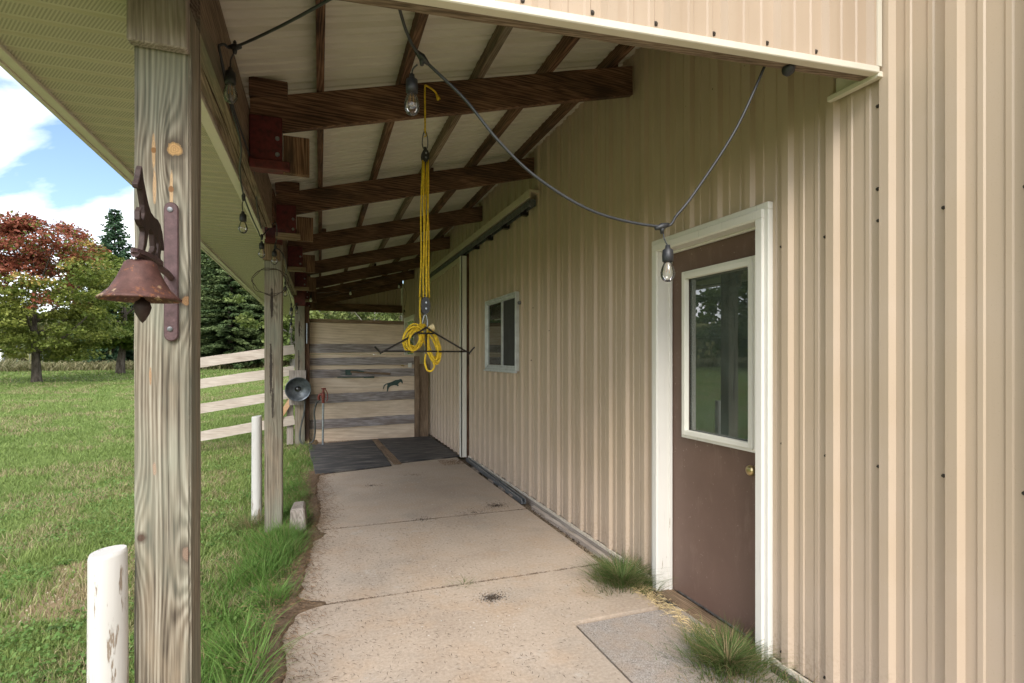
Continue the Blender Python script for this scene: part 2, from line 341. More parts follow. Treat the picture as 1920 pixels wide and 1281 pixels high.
def lawn_mat():
    g = NG('lawn'); v = g.obj(False); d = g.attr('dirt', 'Fac')
    n = g.noise(v, .55, 5, .6); n2 = g.noise(v, 3.2, 6, .65); n3 = g.noise(v, 26, 4, .7)
    b = g.ramp(n, [(.3, (.13, .19, .05)), (.5, (.18, .24, .07)), (.7, (.25, .28, .11))])
    b = g.mix(g.math('MULTIPLY', g.step(n2, .5, .7), .45), b, (.17, .17, .07))
    strp = g.noise(g.map(v, (.55, .12, 1), (0, 0, 0), (0, 0, .5)), 1.6, 3); b = g.mix(g.math('MULTIPLY', g.step(strp, .45, .6), .35), b, (.075, .14, .032))
    b = g.mix(.45, b, g.ramp(n3, [(.3, (.035, .06, .012)), (.7, (.17, .22, .075))]))
    so = g.ramp(g.voro(v, 70, 'F1', 'Distance'), [(.1, (.42, .33, .22)), (.6, (.22, .155, .09))])
    so = g.mix(g.step(n2, .4, .6), so, (.25, .18, .105))
    b = g.mix(d, b, so)
    M['lawn'] = g.done(b, .9, g.bump(n3, .5, .03), 0, .2)
lawn_mat()
def leaf_mat(name, trans=.3, rough=.55):
    g = NG(name); c = g.attr('tint'); M[name] = g.done(c, rough, None, 0, .25, trans)
leaf_mat('leaf'); leaf_mat('blade', .35, .6); leaf_mat('needle', .12, .6)
def bark(name, a, b_):
    g = NG(name); v = g.obj(); n = g.noise(g.map(v, (1, 1, .2)), 14, 6, .7)
    M[name] = g.done(g.ramp(n, [(.35, a), (.65, b_)]), .9, g.bump(n, .8, .04), 0, .2)
bark('bark', (.045, .035, .027), (.16, .135, .11)); bark('pale_bark', (.14, .125, .11), (.36, .33, .30))

# ------------------------------------------------------------------ mesh helpers
class MB:
    def __init__(s): s.v = []; s.f = []
    def add(s, vs, fs):
        o = len(s.v); s.v += [tuple(p) for p in vs]; s.f += [tuple(i+o for i in q) for q in fs]; return s
    def box(s, x0, x1, y0, y1, z0, z1):
        return s.add([(x0,y0,z0),(x1,y0,z0),(x1,y1,z0),(x0,y1,z0),(x0,y0,z1),(x1,y0,z1),(x1,y1,z1),(x0,y1,z1)],
                     [(3,2,1,0),(4,5,6,7),(0,1,5,4),(1,2,6,5),(2,3,7,6),(3,0,4,7)])
    def hexa(s, b, t):      # four bottom and four top corners, counter-clockwise seen from above
        return s.add(list(b)+list(t), [(3,2,1,0),(4,5,6,7),(0,1,5,4),(1,2,6,5),(2,3,7,6),(3,0,4,7)])
    def beam(s, a, b, w, h, up=(0,0,1)):   # bar from a to b, width w sideways, height h along up
        a, b = Vector(a), Vector(b); d = (b-a).normalized(); u = Vector(up); sd = d.cross(u).normalized(); u = sd.cross(d).normalized()
        c = []
        for p in (a, b):
            for i, j in ((-1,-1),(1,-1),(1,1),(-1,1)): c.append(p+sd*(i*w/2)+u*(j*h/2))
        return s.add(c, [(0,1,2,3),(7,6,5,4),(0,4,5,1),(1,5,6,2),(2,6,7,3),(3,7,4,0)])
    def tube(s, pts, r, n=8, closed=False, cap=True):
        pts = [Vector(p) for p in pts]; m = len(pts); rs = r if isinstance(r, (list, tuple)) else [r]*m
        vs = []; prev = None
        for i, p in enumerate(pts):
            if closed: t = (pts[(i+1) % m]-pts[i-1])
            else: t = pts[min(i+1, m-1)]-pts[max(i-1, 0)]
            if t.length < 1e-9: t = Vector((0,0,1))
            t.normalize()
            if prev is None: a = t.orthogonal().normalized()
            else:
                a = prev-t*prev.dot(t)
                a = a.normalized() if a.length > 1e-6 else t.orthogonal().normalized()
            prev = a; b = t.cross(a)
            for k in range(n):
                q = 2*math.pi*k/n; vs.append(p+(a*math.cos(q)+b*math.sin(q))*rs[i])
        fs = []
        for i in range(m if closed else m-1):
            j = (i+1) % m
            for k in range(n): fs.append((i*n+k, i*n+(k+1) % n, j*n+(k+1) % n, j*n+k))
        if cap and not closed: fs += [tuple(range(n-1, -1, -1)), tuple((m-1)*n+k for k in range(n))]
        return s.add(vs, fs)
    def lathe(s, prof, c=(0,0,0), n=24, axis=(0,0,1)):   # prof = [(radius, height)]
        ax = Vector(axis).normalized(); a = ax.orthogonal().normalized(); b = ax.cross(a); c = Vector(c)
        vs = []; fs = []; m = len(prof)
        for (r, h) in prof:
            for k in range(n):
                q = 2*math.pi*k/n; vs.append(c+ax*h+(a*math.cos(q)+b*math.sin(q))*r)
        for i in range(m-1):
            for k in range(n): fs.append((i*n+k, i*n+(k+1) % n, (i+1)*n+(k+1) % n, (i+1)*n+k))
        if prof[0][0] > 1e-6: fs.append(tuple(range(n-1, -1, -1)))
        if prof[-1][0] > 1e-6: fs.append(tuple((m-1)*n+k for k in range(n)))
        return s.add(vs, fs)
    def prism(s, poly, ext):    # polygon (3-D points) pushed along ext
        n = len(poly); e = Vector(ext); p = [Vector(q) for q in poly]
        return s.add(p+[q+e for q in p], [tuple(range(n-1,-1,-1)), tuple(range(n, 2*n))]+[(i,(i+1)%n,(i+1)%n+n,i+n) for i in range(n)])
    def plank(s, a, b, w, h, up=(0,0,1), seg=8, jit=.004, r=rnd):   # board with slightly uneven edges
        a, b = Vector(a), Vector(b); d = (b-a).normalized(); u = Vector(up); sd = d.cross(u).normalized(); u = sd.cross(d).normalized()
        vs = []; fs = []
        for i in range(seg+1):
            p = a.lerp(b, i/seg)
            for k, (x, y) in enumerate(((-1,-1),(1,-1),(1,1),(-1,1))):
                j = jit*(r.random()-.5)*2
                vs.append(p+sd*(x*w/2+j*.25)+u*(y*h/2+j))
        for i in range(seg):
            for k in range(4): fs.append((i*4+k, (i+1)*4+k, (i+1)*4+(k+1) % 4, i*4+(k+1) % 4))
        fs += [(0,1,2,3), tuple(seg*4+k for k in (3,2,1,0))]
        return s.add(vs, fs)
    def build(s, name, mat, parent=None, bevel=0, smooth=False, kind=None, seg=1):
        loc = Vector((0,0,0)); p = parent
        if parent is not None: loc = parent_world(parent)
        me = bpy.data.meshes.new(name); me.from_pydata([tuple(Vector(q)-loc) for q in s.v], [], s.f); me.update()
        bm = bmesh.new(); bm.from_mesh(me)
        bmesh.ops.recalc_face_normals(bm, faces=bm.faces)
        if bevel: bmesh.ops.bevel(bm, geom=list(bm.edges), offset=bevel, segments=seg, affect='EDGES', clamp_overlap=True)
        bm.to_mesh(me); bm.free()
        if smooth: me.shade_smooth()
        me.materials.append(M[mat] if isinstance(mat, str) else mat)
        o = bpy.data.objects.new(name, me); col.objects.link(o)
        if parent is not None: o.parent = parent
        if kind: o['kind'] = kind
        return o
WORLD = {}
def parent_world(o):
    v = Vector((0,0,0))
    while o is not None: v += Vector(o.location); o = o.parent
    return v
def tag(o, label, cat, group=None, kind=None):
    o['label'] = label; o['category'] = cat
    if group: o['group'] = group
    if kind: o['kind'] = kind
    return o
def thing(name, loc, label, cat, group=None):
    o = bpy.data.objects.new(name, None); col.objects.link(o); o.location = loc; o.empty_display_size = .1
    return tag(o, label, cat, group)
def part(name, src_obj, parent, loc=(0,0,0)):      # a copy sharing the mesh
    c = src_obj.copy(); col.objects.link(c); c.parent = parent; c.location = loc; c.name = name; return c
def arrays_obj(name, V, Fq, mat, tint=None, parent=None, kind=None):
    """big foliage mesh from numpy: V (n,3), Fq (m,k) with k verts per face, tint (m,3) colour per face"""
    me = bpy.data.meshes.new(name); n = len(V); m, k = Fq.shape
    me.vertices.add(n); me.vertices.foreach_set('co', V.astype(np.float32).ravel())
    me.loops.add(m*k); me.loops.foreach_set('vertex_index', Fq.astype(np.int32).ravel())
    me.polygons.add(m); me.polygons.foreach_set('loop_start', np.arange(0, m*k, k, dtype=np.int32))
    me.update(calc_edges=True)
    if tint is not None:
        a = me.color_attributes.new('tint', 'FLOAT_COLOR', 'CORNER')
        c = np.ones((m, k, 4), np.float32); c[:, :, :3] = tint[:, None, :]; a.data.foreach_set('color', c.ravel())
    me.materials.append(M[mat]); o = bpy.data.objects.new(name, me); col.objects.link(o)
    if parent is not None: o.parent = parent
    if kind: o['kind'] = kind
    return o
def cat_curve(a, b, sag, n=12):
    a, b = Vector(a), Vector(b); out = []
    for i in range(n+1):
        t = i/n; p = a.lerp(b, t); p.z -= sag*4*t*(1-t); out.append(p)
    return out
def smooth_pts(pts, n=6):      # Catmull-Rom through the points
    P = [Vector(p) for p in pts]; out = []
    for i in range(len(P)-1):
        p0, p1, p2, p3 = P[max(i-1,0)], P[i], P[i+1], P[min(i+2,len(P)-1)]
        for k in range(n):
            t = k/n; out.append(.5*((2*p1)+(p2-p0)*t+(2*p0-5*p1+4*p2-p3)*t*t+(3*p1-p0-3*p2+p3)*t**3))
    out.append(P[-1]); return out
def srf(o, **k):
    for a, b in k.items(): o[a] = b
    return o

# ------------------------------------------------------------------ ground
def sstep(x, a, b):
    t = np.clip((x-a)/(b-a), 0, 1); return t*t*(3-2*t)
def vnoise(x, y, s, seed=0):      # cheap smooth noise 0..1, vectorised
    def h(i, j):
        q = np.sin(i*127.1+j*311.7+seed*74.7)*43758.5453; return q-np.floor(q)
    x = x*s; y = y*s; i = np.floor(x); j = np.floor(y); fx = x-i; fy = y-j
    fx = fx*fx*(3-2*fx); fy = fy*fy*(3-2*fy)
    return (h(i,j)*(1-fx)+h(i+1,j)*fx)*(1-fy)+(h(i,j+1)*(1-fx)+h(i+1,j+1)*fx)*fy
def fbm(x, y, s, seed=0): return .5*vnoise(x,y,s,seed)+.3*vnoise(x,y,s*2.1,seed+1)+.2*vnoise(x,y,s*4.3,seed+2)
def ground_z(x, y):
    x = np.asarray(x, float); y = np.asarray(y, float)
    d = np.hypot(x, y)
    z = -.03-.10*sstep(-x, .05, .6)-.22*sstep(-x, .6, 5)
    z = z+sstep(d, 7, 20)*.62+sstep(d, 18, 34)*.38+sstep(d, 30, 60)*.35
    z = z+(fbm(x, y, .7, 3)-.5)*.06*sstep(-x, .2, 1.0)
    z = np.where((x > -.02) & (x < 14.2) & (y > -9.5) & (y < 14), -.14, z)
    return z
def dirt_mask(x, y):
    n = fbm(x, y, 1.25, 5); n2 = fbm(x, y, 3.4, 9)
    near = sstep(-x, 5.2, 2.0)*sstep(y, 9.5, 4.5)
    m = sstep(n*.45+n2*.55, .51, .66)*near
    edge = .75*sstep(-x, .33, .14)*sstep(n2, .2, .5)             # bare soil along the concrete
    edge = np.maximum(edge, sstep(x, -.35, -.1)*(y > 8.0)*(y < 10.5))
    return np.clip(np.maximum(m*.95, edge), 0, 1)
def axis_pts(lo, hi, fine_lo, fine_hi, step, grow=1.22):
    a = list(np.arange(fine_lo, fine_hi+1e-6, step)); s = step; x = a[-1]
    while x < hi: s *= grow; x += s; a.append(min(x, hi))
    s = step; x = a[0]; b = []
    while x > lo: s *= grow; x -= s; b.append(max(x, lo))
    return np.array(b[::-1]+a)
def make_ground():
    gx = axis_pts(-420, 420, -5, .6, .09); gy = axis_pts(-60, 600, .6, 9, .09)
    Xg, Yg = np.meshgrid(gx, gy, indexing='ij'); Zg = ground_z(Xg, Yg)
    nx, ny = Xg.shape; V = np.stack([Xg, Yg, Zg], -1).reshape(-1, 3)
    idx = np.arange(nx*ny).reshape(nx, ny)
    F = np.stack([idx[:-1,:-1], idx[1:,:-1], idx[1:,1:], idx[:-1,1:]], -1).reshape(-1, 4)
    o = arrays_obj('lawn', V, F, 'lawn', kind='structure')
    a = o.data.attributes.new('dirt', 'FLOAT', 'POINT'); a.data.foreach_set('value', dirt_mask(V[:,0], V[:,1]).astype(np.float32))
    o.data.shade_smooth(); return o
make_ground()

# ---- concrete slabs: three pours with open joints, ragged left edges
def slab(y0, y1, left, right=1.86, holes=None):
    m = MB(); n = len(left); top = [(x, y, 0.0) for x, y in left]
    poly = top+[(right, y1, 0.0), (right, y0, 0.0)]
    m.prism(poly, (0, 0, -.11)); return m.build('concrete_slab', 'concrete', None, 0, kind='structure')
def edge(y0, y1, f, n):
    r = random.Random(int(y0*100)); return [(f(y0+(y1-y0)*i/n)+r.uniform(-.008, .008), y0+(y1-y0)*i/n) for i in range(n+1)]
def left_x(y):
    pts = [(.3, -.16), (2.5, -.17), (3.0, -.19), (3.5, -.14), (4.5, -.08), (5.3, -.02), (6.4, -.06), (7.0, -.03), (9.8, -.06)]
    for (a, xa), (b, xb) in zip(pts, pts[1:]):
        if a <= y <= b: return xa+(xb-xa)*(y-a)/(b-a)
    return pts[0][1] if y < .3 else pts[-1][1]
# the nearest pour stops round the doorstep pad
def near_slab():
    m = MB(); L_ = edge(.3, 3.305, left_x, 18)
    poly = [(x, y, 0) for x, y in L_]+[(1.86, 3.305, 0), (1.86, 2.64, 0), (1.295, 2.64, 0), (1.322, .3, 0)]
    m.prism(poly, (0, 0, -.11)); return m.build('concrete_slab', 'concrete', None, 0, kind='structure')
near_slab()
slab(3.318, 4.745, edge(3.318, 4.745, left_x, 12)); slab(4.756, 9.85, edge(4.756, 9.85, left_x, 24))
MB().prism([(1.318, 2.618, -.012), (1.345, .3, -.012), (1.975, .3, -.012), (1.975, 2.618, -.012)], (0, 0, -.09)).build('doorstep_pad', 'pad_concrete', None, 0, kind='structure')
MB().box(1.87, 2.2, -1, 14, -.2, -.055).build('wall_footing', 'gravel_mix', None, kind='structure')

# ------------------------------------------------------------------ the barn
barn = thing('barn', (2.0, 6.0, 0), 'long tan corrugated metal barn wall with brown door, window and sliding door', 'barn')
RP = .2286; RIB0 = 1.195
def rib_profile(t0, t1, phase, hi=.023, minor=.0048):
    """breakpoints (t, offset) of the ribbed sheet between t0 and t1; offset points outwards"""
    pts = []
    k0 = math.floor((t0-phase)/RP)-1; k1 = math.ceil((t1-phase)/RP)+1
    for k in range(k0, k1+1):
        c = phase+k*RP
        for (t, h) in ((-.031, 0), (-.019, hi), (.017, hi), (.029, 0)): pts.append((c+t, h))
        for q in (.0762, .1524):
            for (t, h) in ((-.013, 0), (-.008, minor), (.008, minor), (.013, 0)): pts.append((c+q+t, h))
    pts.sort()
    def off(t):
        for (a, ha), (b, hb) in zip(pts, pts[1:]):
            if a <= t <= b: return ha+(hb-ha)*(t-a)/(b-a) if b > a else ha
        return 0
    ins = [t0]+[t for t, _ in pts if t0+1e-4 < t < t1-1e-4]+[t1]
    return ins, off
def ribbed_wall(m, t0, t1, phase, zlo, zhi, to3d, openings=(), nz=1):
    ts, off = rib_profile(t0, t1, phase)
    for (a, b, c, d) in openings:
        for e in (a, b):
            if t0 < e < t1: ts.append(e)
    ts = sorted(set(ts))
    for a, b in zip(ts, ts[1:]):
        mid = (a+b)/2; rng = [(zlo(mid) if callable(zlo) else zlo, zhi(mid) if callable(zhi) else zhi)]
        for (oa, ob, oc, od) in openings:
            if oa <= mid <= ob:
                new = []
                for (p, q) in rng:
                    if od <= p or oc >= q: new.append((p, q)); continue
                    if oc > p: new.append((p, oc))
                    if od < q: new.append((od, q))
                rng = new
        for (p, q) in rng:
            pa = (zlo(a), zlo(b)) if callable(zlo) and p == zlo(mid) else (p, p)
            m.add([to3d(a, off(a), pa[0]), to3d(b, off(b), pa[1]), to3d(b, off(b), q), to3d(a, off(a), q)], [(0,1,2,3)])
WX = 2.03
DOOR_O = (2.005, 2.86, -1, 2.14); WIN_O = (5.42, 6.53, 1.31, 2.15); WIN2_O = (12.1, 13.4, 1.5, 2.33); SLIDE_O = (7.62, 10.1, -1, 2.88)
yy = RIB0-.2286*12-.04; k = 0
while yy < 13.9:
    y1 = min(yy+.9144, 13.9); m = MB()
    ribbed_wall(m, yy, y1, RIB0, .03, 4.6, lambda t, o, z: (WX-o, t, z), [DOOR_O, WIN_O, WIN2_O, SLIDE_O])
    m.build('siding_panel', 'tan_siding', barn); yy = y1
# shell of the barn beyond the wall (never in view, keeps the inside dark and shades the porch)
MB().box(2.06, 14, -1.62, -1.56, -.1, 4.6).build('end_wall', 'tan_siding', barn); MB().box(2.06, 14, 13.8, 13.86, -.1, 4.6).build('end_wall', 'tan_siding', barn)
MB().box(13.94, 14, -1.56, 13.8, -.1, 4.6).build('back_wall', 'tan_siding', barn)
for sx, a, b in ((1, 1.55, 8.03), (-1, 14.45, 8.03)):
    MB().hexa([(min(a,b), -2, 4.47 if sx == 1 else 6.72), (max(a,b), -2, 6.72 if sx == 1 else 4.47), (max(a,b), 14.2, 6.72 if sx == 1 else 4.47), (min(a,b), 14.2, 4.47 if sx == 1 else 6.72)],
              [(min(a,b), -2, 4.55 if sx == 1 else 6.8), (max(a,b), -2, 6.8 if sx == 1 else 4.55), (max(a,b), 14.2, 6.8 if sx == 1 else 4.55), (min(a,b), 14.2, 4.55 if sx == 1 else 6.8)]).build('roof_slope', 'barn_roof', barn)
MB().prism([(2.1, -1.6, 4.6), (14, -1.6, 4.6), (8, -1.6, 6.7)], (0, .05, 0)).build('gable_wall', 'tan_siding', barn)
MB().prism([(2.1, 13.8, 4.6), (14, 13.8, 4.6), (8, 13.8, 6.7)], (0, .05, 0)).build('gable_wall', 'tan_siding', barn)
MB().box(2.2, 13.9, -1.5, 13.7, -.12, -.06).build('barn_floor', 'interior', barn)
MB().box(4.4, 4.5, -1.5, 13.7, -.06, 4.4).build('inner_wall', 'interior', barn)
# bottom trim strip, base board
m = MB()
for a, b in ((-1.5, 1.955), (2.914, 7.44)): m.box(2.003, 2.016, a, b, .012, .034)
m.build('bottom_trim', 'cream_trim', barn)
for a, b in ((-1.5, 1.95), (2.92, 5.2), (5.205, 7.45)):
    MB().plank((2.03, a, -.045), (2.03, b, -.045), .05, .11, seg=14, jit=.003).build('base_board', 'grey_wood_y', barn)
MB().plank((1.985, 3.0, -.05), (1.985, 4.9, -.055), .035, .06, seg=10, jit=.006).build('base_board', 'rail_wood_y', barn)
# screws
m = MB()
for k in range(-11, 56):
    y = RIB0+k*RP+.036
    for z in (.075, 1.04, 1.975, 2.93):
        zz = z+rnd.uniform(-.012, .012)
        if any(a-.05 <= y <= b+.05 and c-.05 <= zz <= d+.05 for a, b, c, d in (DOOR_O, WIN_O, WIN2_O, SLIDE_O)) or (1.94 < y < 2.93 and zz < 2.2) or 7.4 < y < 10.4: continue
        m.lathe([(.0072, 0), (.0072, .002), (.0048, .003), (.0048, .0075), (0, .0075)], (WX+.001, y+rnd.uniform(-.003,.003), zz), 7, (-1, 0, 0))
m.build('screws', 'screw_head', barn, kind='stuff')
m = MB()
for y, z in ((6.02, .62), (6.02, .36), (6.02, .12), (1.424+.036, 2.42), (1.424+.036, 2.1), (5.05, 1.42), (4.6, 1.7), (4.2, 2.35), (5.0, 1.95)):
    m.lathe([(.008, 0), (.008, .003), (.005, .009), (0, .009)], (WX+.001, y, z), 7, (-1, 0, 0))
m.build('screws', 'screw_head', barn, kind='stuff')
MB().tube([(2.03, 5.31, 2.03), (1.985, 5.31, 2.03), (1.982, 5.30, 2.03)], [.02, .02, .012], 10).build('wall_hook', 'dull_steel', barn)
# corner trim at the far end
MB().box(1.985, 2.04, 13.80, 13.92, 0, 3.3).build('corner_trim', 'cream_trim', barn)

# door frame, door
df = MB()
def casing(m, x0, x1, yo0, yo1, zo, w, zb=-.05):
    m.box(x0, x1, yo0, yo0+w, zb, zo-w); m.box(x0, x1, yo1-w, yo1, zb, zo-w); m.box(x0, x1, yo0, yo1, zo-w, zo)
casing(df, 1.998, 2.03, 1.966, 2.912, 2.19, .035)
casing(df, 1.984, 2.03, 1.992, 2.882, 2.16, .043)
df.box(1.990, 2.19, 2.022, 2.034, -.04, 2.112).box(1.990, 2.19, 2.835, 2.850, -.04, 2.112).box(1.990, 2.19, 2.022, 2.850, 2.112, 2.127)
df.box(2.072, 2.095, 2.825, 2.835, -.03, 2.10).box(2.072, 2.095, 2.034, 2.835, 2.10, 2.112).box(2.072, 2.095, 2.034, 2.044, -.03, 2.10)
frame = df.build('door_frame', 'white_paint', barn, .003)
door = MB().box(2.10, 2.14, 2.038, 2.832, -.012, 1.0).box(2.10, 2.14, 2.038, 2.832, 1.93, 2.106).box(2.10, 2.14, 2.038, 2.165, 1.0, 1.93).box(2.10, 2.14, 2.685, 2.832, 1.0, 1.93).build('door', 'door_brown', barn)
door['label'] = 'brown entry door with a tall glass pane'
lf = MB()
for (x0, x1, a, b, c, d, w) in ((2.082, 2.103, 2.125, 2.722, .962, 1.97, .032), (2.070, 2.103, 2.142, 2.705, .98, 1.952, .03)):
    lf.box(x0, x1, a, a+w, c, d).box(x0, x1, b-w, b, c, d).box(x0, x1, a+w, b-w, c, c+w).box(x0, x1, a+w, b-w, d-w, d)
lf.build('glass_frame', 'clean_trim', door, .003)
MB().box(2.112, 2.116, 2.165, 2.685, 1.0, 1.93).build('pane', 'pane_glass', door)
MB().lathe([(.026, 0), (.027, .004), (.012, .010), (.011, .030), (.022, .036), (.027, .048), (.025, .060), (.012, .065), (0, .065)], (2.10, 2.130, .877), 20, (-1, 0, 0)).build('knob', 'brass', door, smooth=True)
MB().box(2.0985, 2.1, 2.09, 2.78, -.012, .0).build('sweep', 'dull_steel', door)
MB().plank((2.04, 2.0, -.03), (2.04, 2.86, -.03), .115, .028, seg=8, jit=.002).build('threshold', 'brown_wood_y', barn)
MB().box(1.975, 1.982, 1.99, 2.88, -.05, -.022).build('threshold_edge', 'dull_steel', barn)
# things one sees through the door glass
MB().box(3.2, 3.26, 1.4, 4.6, -.06, 1.15).build('stall_panel', 'green_board', barn)
MB().box(3.1, 3.2, 2.9, 3.05, -.06, 2.6).box(3.05, 3.19, 1.3, 4.6, 1.15, 1.32).build('stall_post', 'brown_wood_z', barn)

# window
win = MB()
for (x0, x1, a, b, c, d, w) in ((1.985, 2.03, 5.402, 6.544, 1.297, 2.162, .028), (1.998, 2.03, 5.43, 6.516, 1.325, 2.134, .03)):
    win.box(x0, x1, a, a+w, c, d).box(x0, x1, b-w, b, c, d).box(x0, x1, a+w, b-w, c, c+w).box(x0, x1, a+w, b-w, d-w, d)
win = win.build('window', 'window_alu', barn, .002)
MB().box(1.972, 2.0, 5.39, 6.555, 1.278, 1.296).build('sill', 'window_alu', win)
MB().box(2.003, 2.022, 5.90, 5.945, 1.355, 2.104).build('mullion', 'window_alu', win)
MB().box(2.012, 2.016, 5.945, 6.486, 1.355, 2.104).build('pane', 'window_glass', win)
MB().box(2.020, 2.024, 5.46, 5.90, 1.355, 2.104).build('pane', 'window_glass', win)
MB().box(2.0175, 2.019, 5.462, 5.898, 1.357, 2.102).build('insect_screen', 'screen_mesh', win)
MB().box(2.09, 2.12, 5.98, 6.5, 1.75, 2.15).build('curtain', 'curtain', win)
# second window in the far wall beyond the boarded partition
w2 = MB()
for (a, b, c, d, w) in ((12.0, 13.5, 1.42, 2.42, .10),):
    w2.box(1.985, 2.03, a, a+w, c, d).box(1.985, 2.03, b-w, b, c, d).box(1.985, 2.03, a+w, b-w, c, c+w).box(1.985, 2.03, a+w, b-w, d-w, d)
w2 = w2.build('window', 'cream_trim', barn)
MB().box(2.02, 2.024, 12.1, 13.4, 1.52, 2.32).build('pane', 'pane_glass', w2)

# sliding door on its overhead track
m = MB(); ribbed_wall(m, 7.47, 10.35, RIB0+.1, .02, 2.88, lambda t, o, z: (1.935-o, t, z))
sd = m.build('sliding_door', 'tan_siding', barn)
sd['label'] = 'tan corrugated sliding door with cream edge trim'
MB().box(1.905, 1.985, 7.448, 7.47, .012, 2.91).box(1.902, 1.92, 7.448, 7.53, .014, 2.908).build('edge_trim', 'clean_trim', sd)
MB().box(1.905, 1.985, 7.47, 10.35, 2.88, 2.905).box(1.902, 1.918, 7.53, 10.35, 2.83, 2.903).build('top_trim', 'shaded_dirty_trim', sd)
MB().box(1.905, 1.985, 10.35, 10.375, .012, 2.91).build('edge_trim', 'clean_trim', sd)
MB().box(1.95, 1.985, 7.47, 10.35, .02, 2.88).build('door_back', 'interior', sd)
MB().box(1.99, 2.05, 7.47, 7.62, -.03, 2.95).build('door_jamb', 'dark_wood_z', barn)
tr = MB().box(1.915, 2.008, 4.79, 10.5, 3.055, 3.075).box(1.90, 1.915, 4.79, 10.5, 2.998, 3.075).build('door_track', 'shaded_dirty_trim', barn)
MB().box(1.925, 1.935, 4.83, 10.5, 2.93, 2.99).box(1.935, 1.985, 4.83, 10.5, 2.985, 2.995).box(1.978, 1.985, 4.83, 10.5, 2.93, 2.985).build('rail', 'dull_steel', tr)
for y in (5.1, 5.7, 6.3, 6.9, 7.5): MB().box(1.94, 2.012, y-.03, y+.03, 2.90, 2.985).build('bracket', 'black_steel', tr)
MB().lathe([(.035, 0), (.035, .02), (0, .02)], (1.945, 4.86, 2.955), 14, (0, -1, 0)).build('roller', 'dull_steel', tr)

# ------------------------------------------------------------------ the lean-to porch
porch = thing('porch', (-.42, 5.0, 0), 'lean-to porch with timber posts, dark rafters and white metal roof', 'porch')
def rb(x): return 3.236+.257*(x-2.0)          # underside of the rafters
RT = .197; PT = .092
RY = [3.13, 4.90, 6.69, 8.55, 10.3, 12.1, 13.85]
for i, y in enumerate(RY):
    x0, x1 = -.35, 2.0
    r = MB(); n = 10
    vs = []; fs = []
    for k in range(n+1):
        x = x0+(x1-x0)*k/n; j = rnd.uniform(-.003, .003)
        vs += [(x, y, rb(x)+j), (x, y+.04, rb(x)+j*.6), (x, y+.04, rb(x)+RT+j), (x, y, rb(x)+RT+j)]
    for k in range(n):
        for q in range(4): fs.append((k*4+q, (k+1)*4+q, (k+1)*4+(q+1) % 4, k*4+(q+1) % 4))
    fs += [(0,1,2,3), tuple(n*4+q for q in (3,2,1,0))]
    raf = r.add(vs, fs).build('rafter', 'dark_wood_x', porch, .003)
    zb = rb(-.33)
    if i < 6:
        rbk = MB().box(-.352, -.192, y-.012, y+.05, zb-.135, zb+.10).build('red_block', 'red_paint', raf, .003)
        MB().box(-.188, -.055, y+.002, y+.045, zb-.19, zb+.015).build('support_block', 'dark_wood_z', raf, .003)
        MB().box(-.352, -.155, y-.03, y+.06, zb-.185, zb-.138).build('bearing_plate', 'red_paint' if i == 0 else 'brown_wood_x', raf, .003)
        for zc in (-.015, -.10): MB().lathe([(.012, 0), (.012, .004), (.008, .012), (0, .012)], (-.215, y-.012, zb+zc), 8, (0, -1, 0)).build('bolt', 'galvanised', raf)
        MB().box(-.355, -.165, y-.006, y+.035, rb(-.3)+RT-.004, rb(-.3)+RT+.098).build('end_block', 'dark_wood_x', raf, .003)
    for q, px in enumerate((.95, 1.86, .02)):
        if (i+q) % 3 != 1: continue
        zz = rb(px)+RT
        MB().prism([(px+.004, y+.041, zz-.09), (px+.004, y+.041, zz+.06), (px+.05, y+.041, zz+.06), (px+.05, y+.041, zz-.06)], (0, .1, 0)).build('purlin_cleat', 'dark_wood_x', raf)
# purlins run over the rafters
for x in (.002, .455, .922, 1.385, 1.84, -.41):
    z = rb(x)+RT
    for a, b in ((1.50, 6.2), (6.205, 10.6), (10.605, 14.0)):
        MB().plank((x, a, z+PT/2+.002), (x, b, z+PT/2+.002), .04, PT-.004, seg=10, jit=.003).build('purlin', 'header_wood_y' if x == .922 else 'dark_wood_y', porch)
# roof sheets
y = 1.43
while y < 14.0:
    y1 = min(y+.9144, 14.05); m = MB()
    ts, off = rib_profile(y, y1, 1.30, .023, .008)
    for a, b in zip(ts, ts[1:]):
        for x0, x1 in ((-1.0, 2.055),):
            z0, z1 = rb(x0)+RT+PT, rb(x1)+RT+PT
            m.add([(x0, a, z0+off(a)), (x0, b, z0+off(b)), (x1, b, z1+off(b)), (x1, a, z1+off(a))], [(0,1,2,3)])
    m.build('roof_sheet', 'roof_underside', porch); y = y1
# header, two plies with a gap
for a, b in ((1.915, 4.60), (5.22, 9.48), (9.66, 13.9)):
    h = MB().plank((-.372, a, 2.63), (-.372, b, 2.63), .033, .318, seg=12, jit=.003).build('header_beam', 'header_wood_y', porch)
    MB().plank((-.411, a, 2.63), (-.411, b, 2.63), .034, .316, seg=12, jit=.003).build('header_beam', 'header_wood_y', porch)
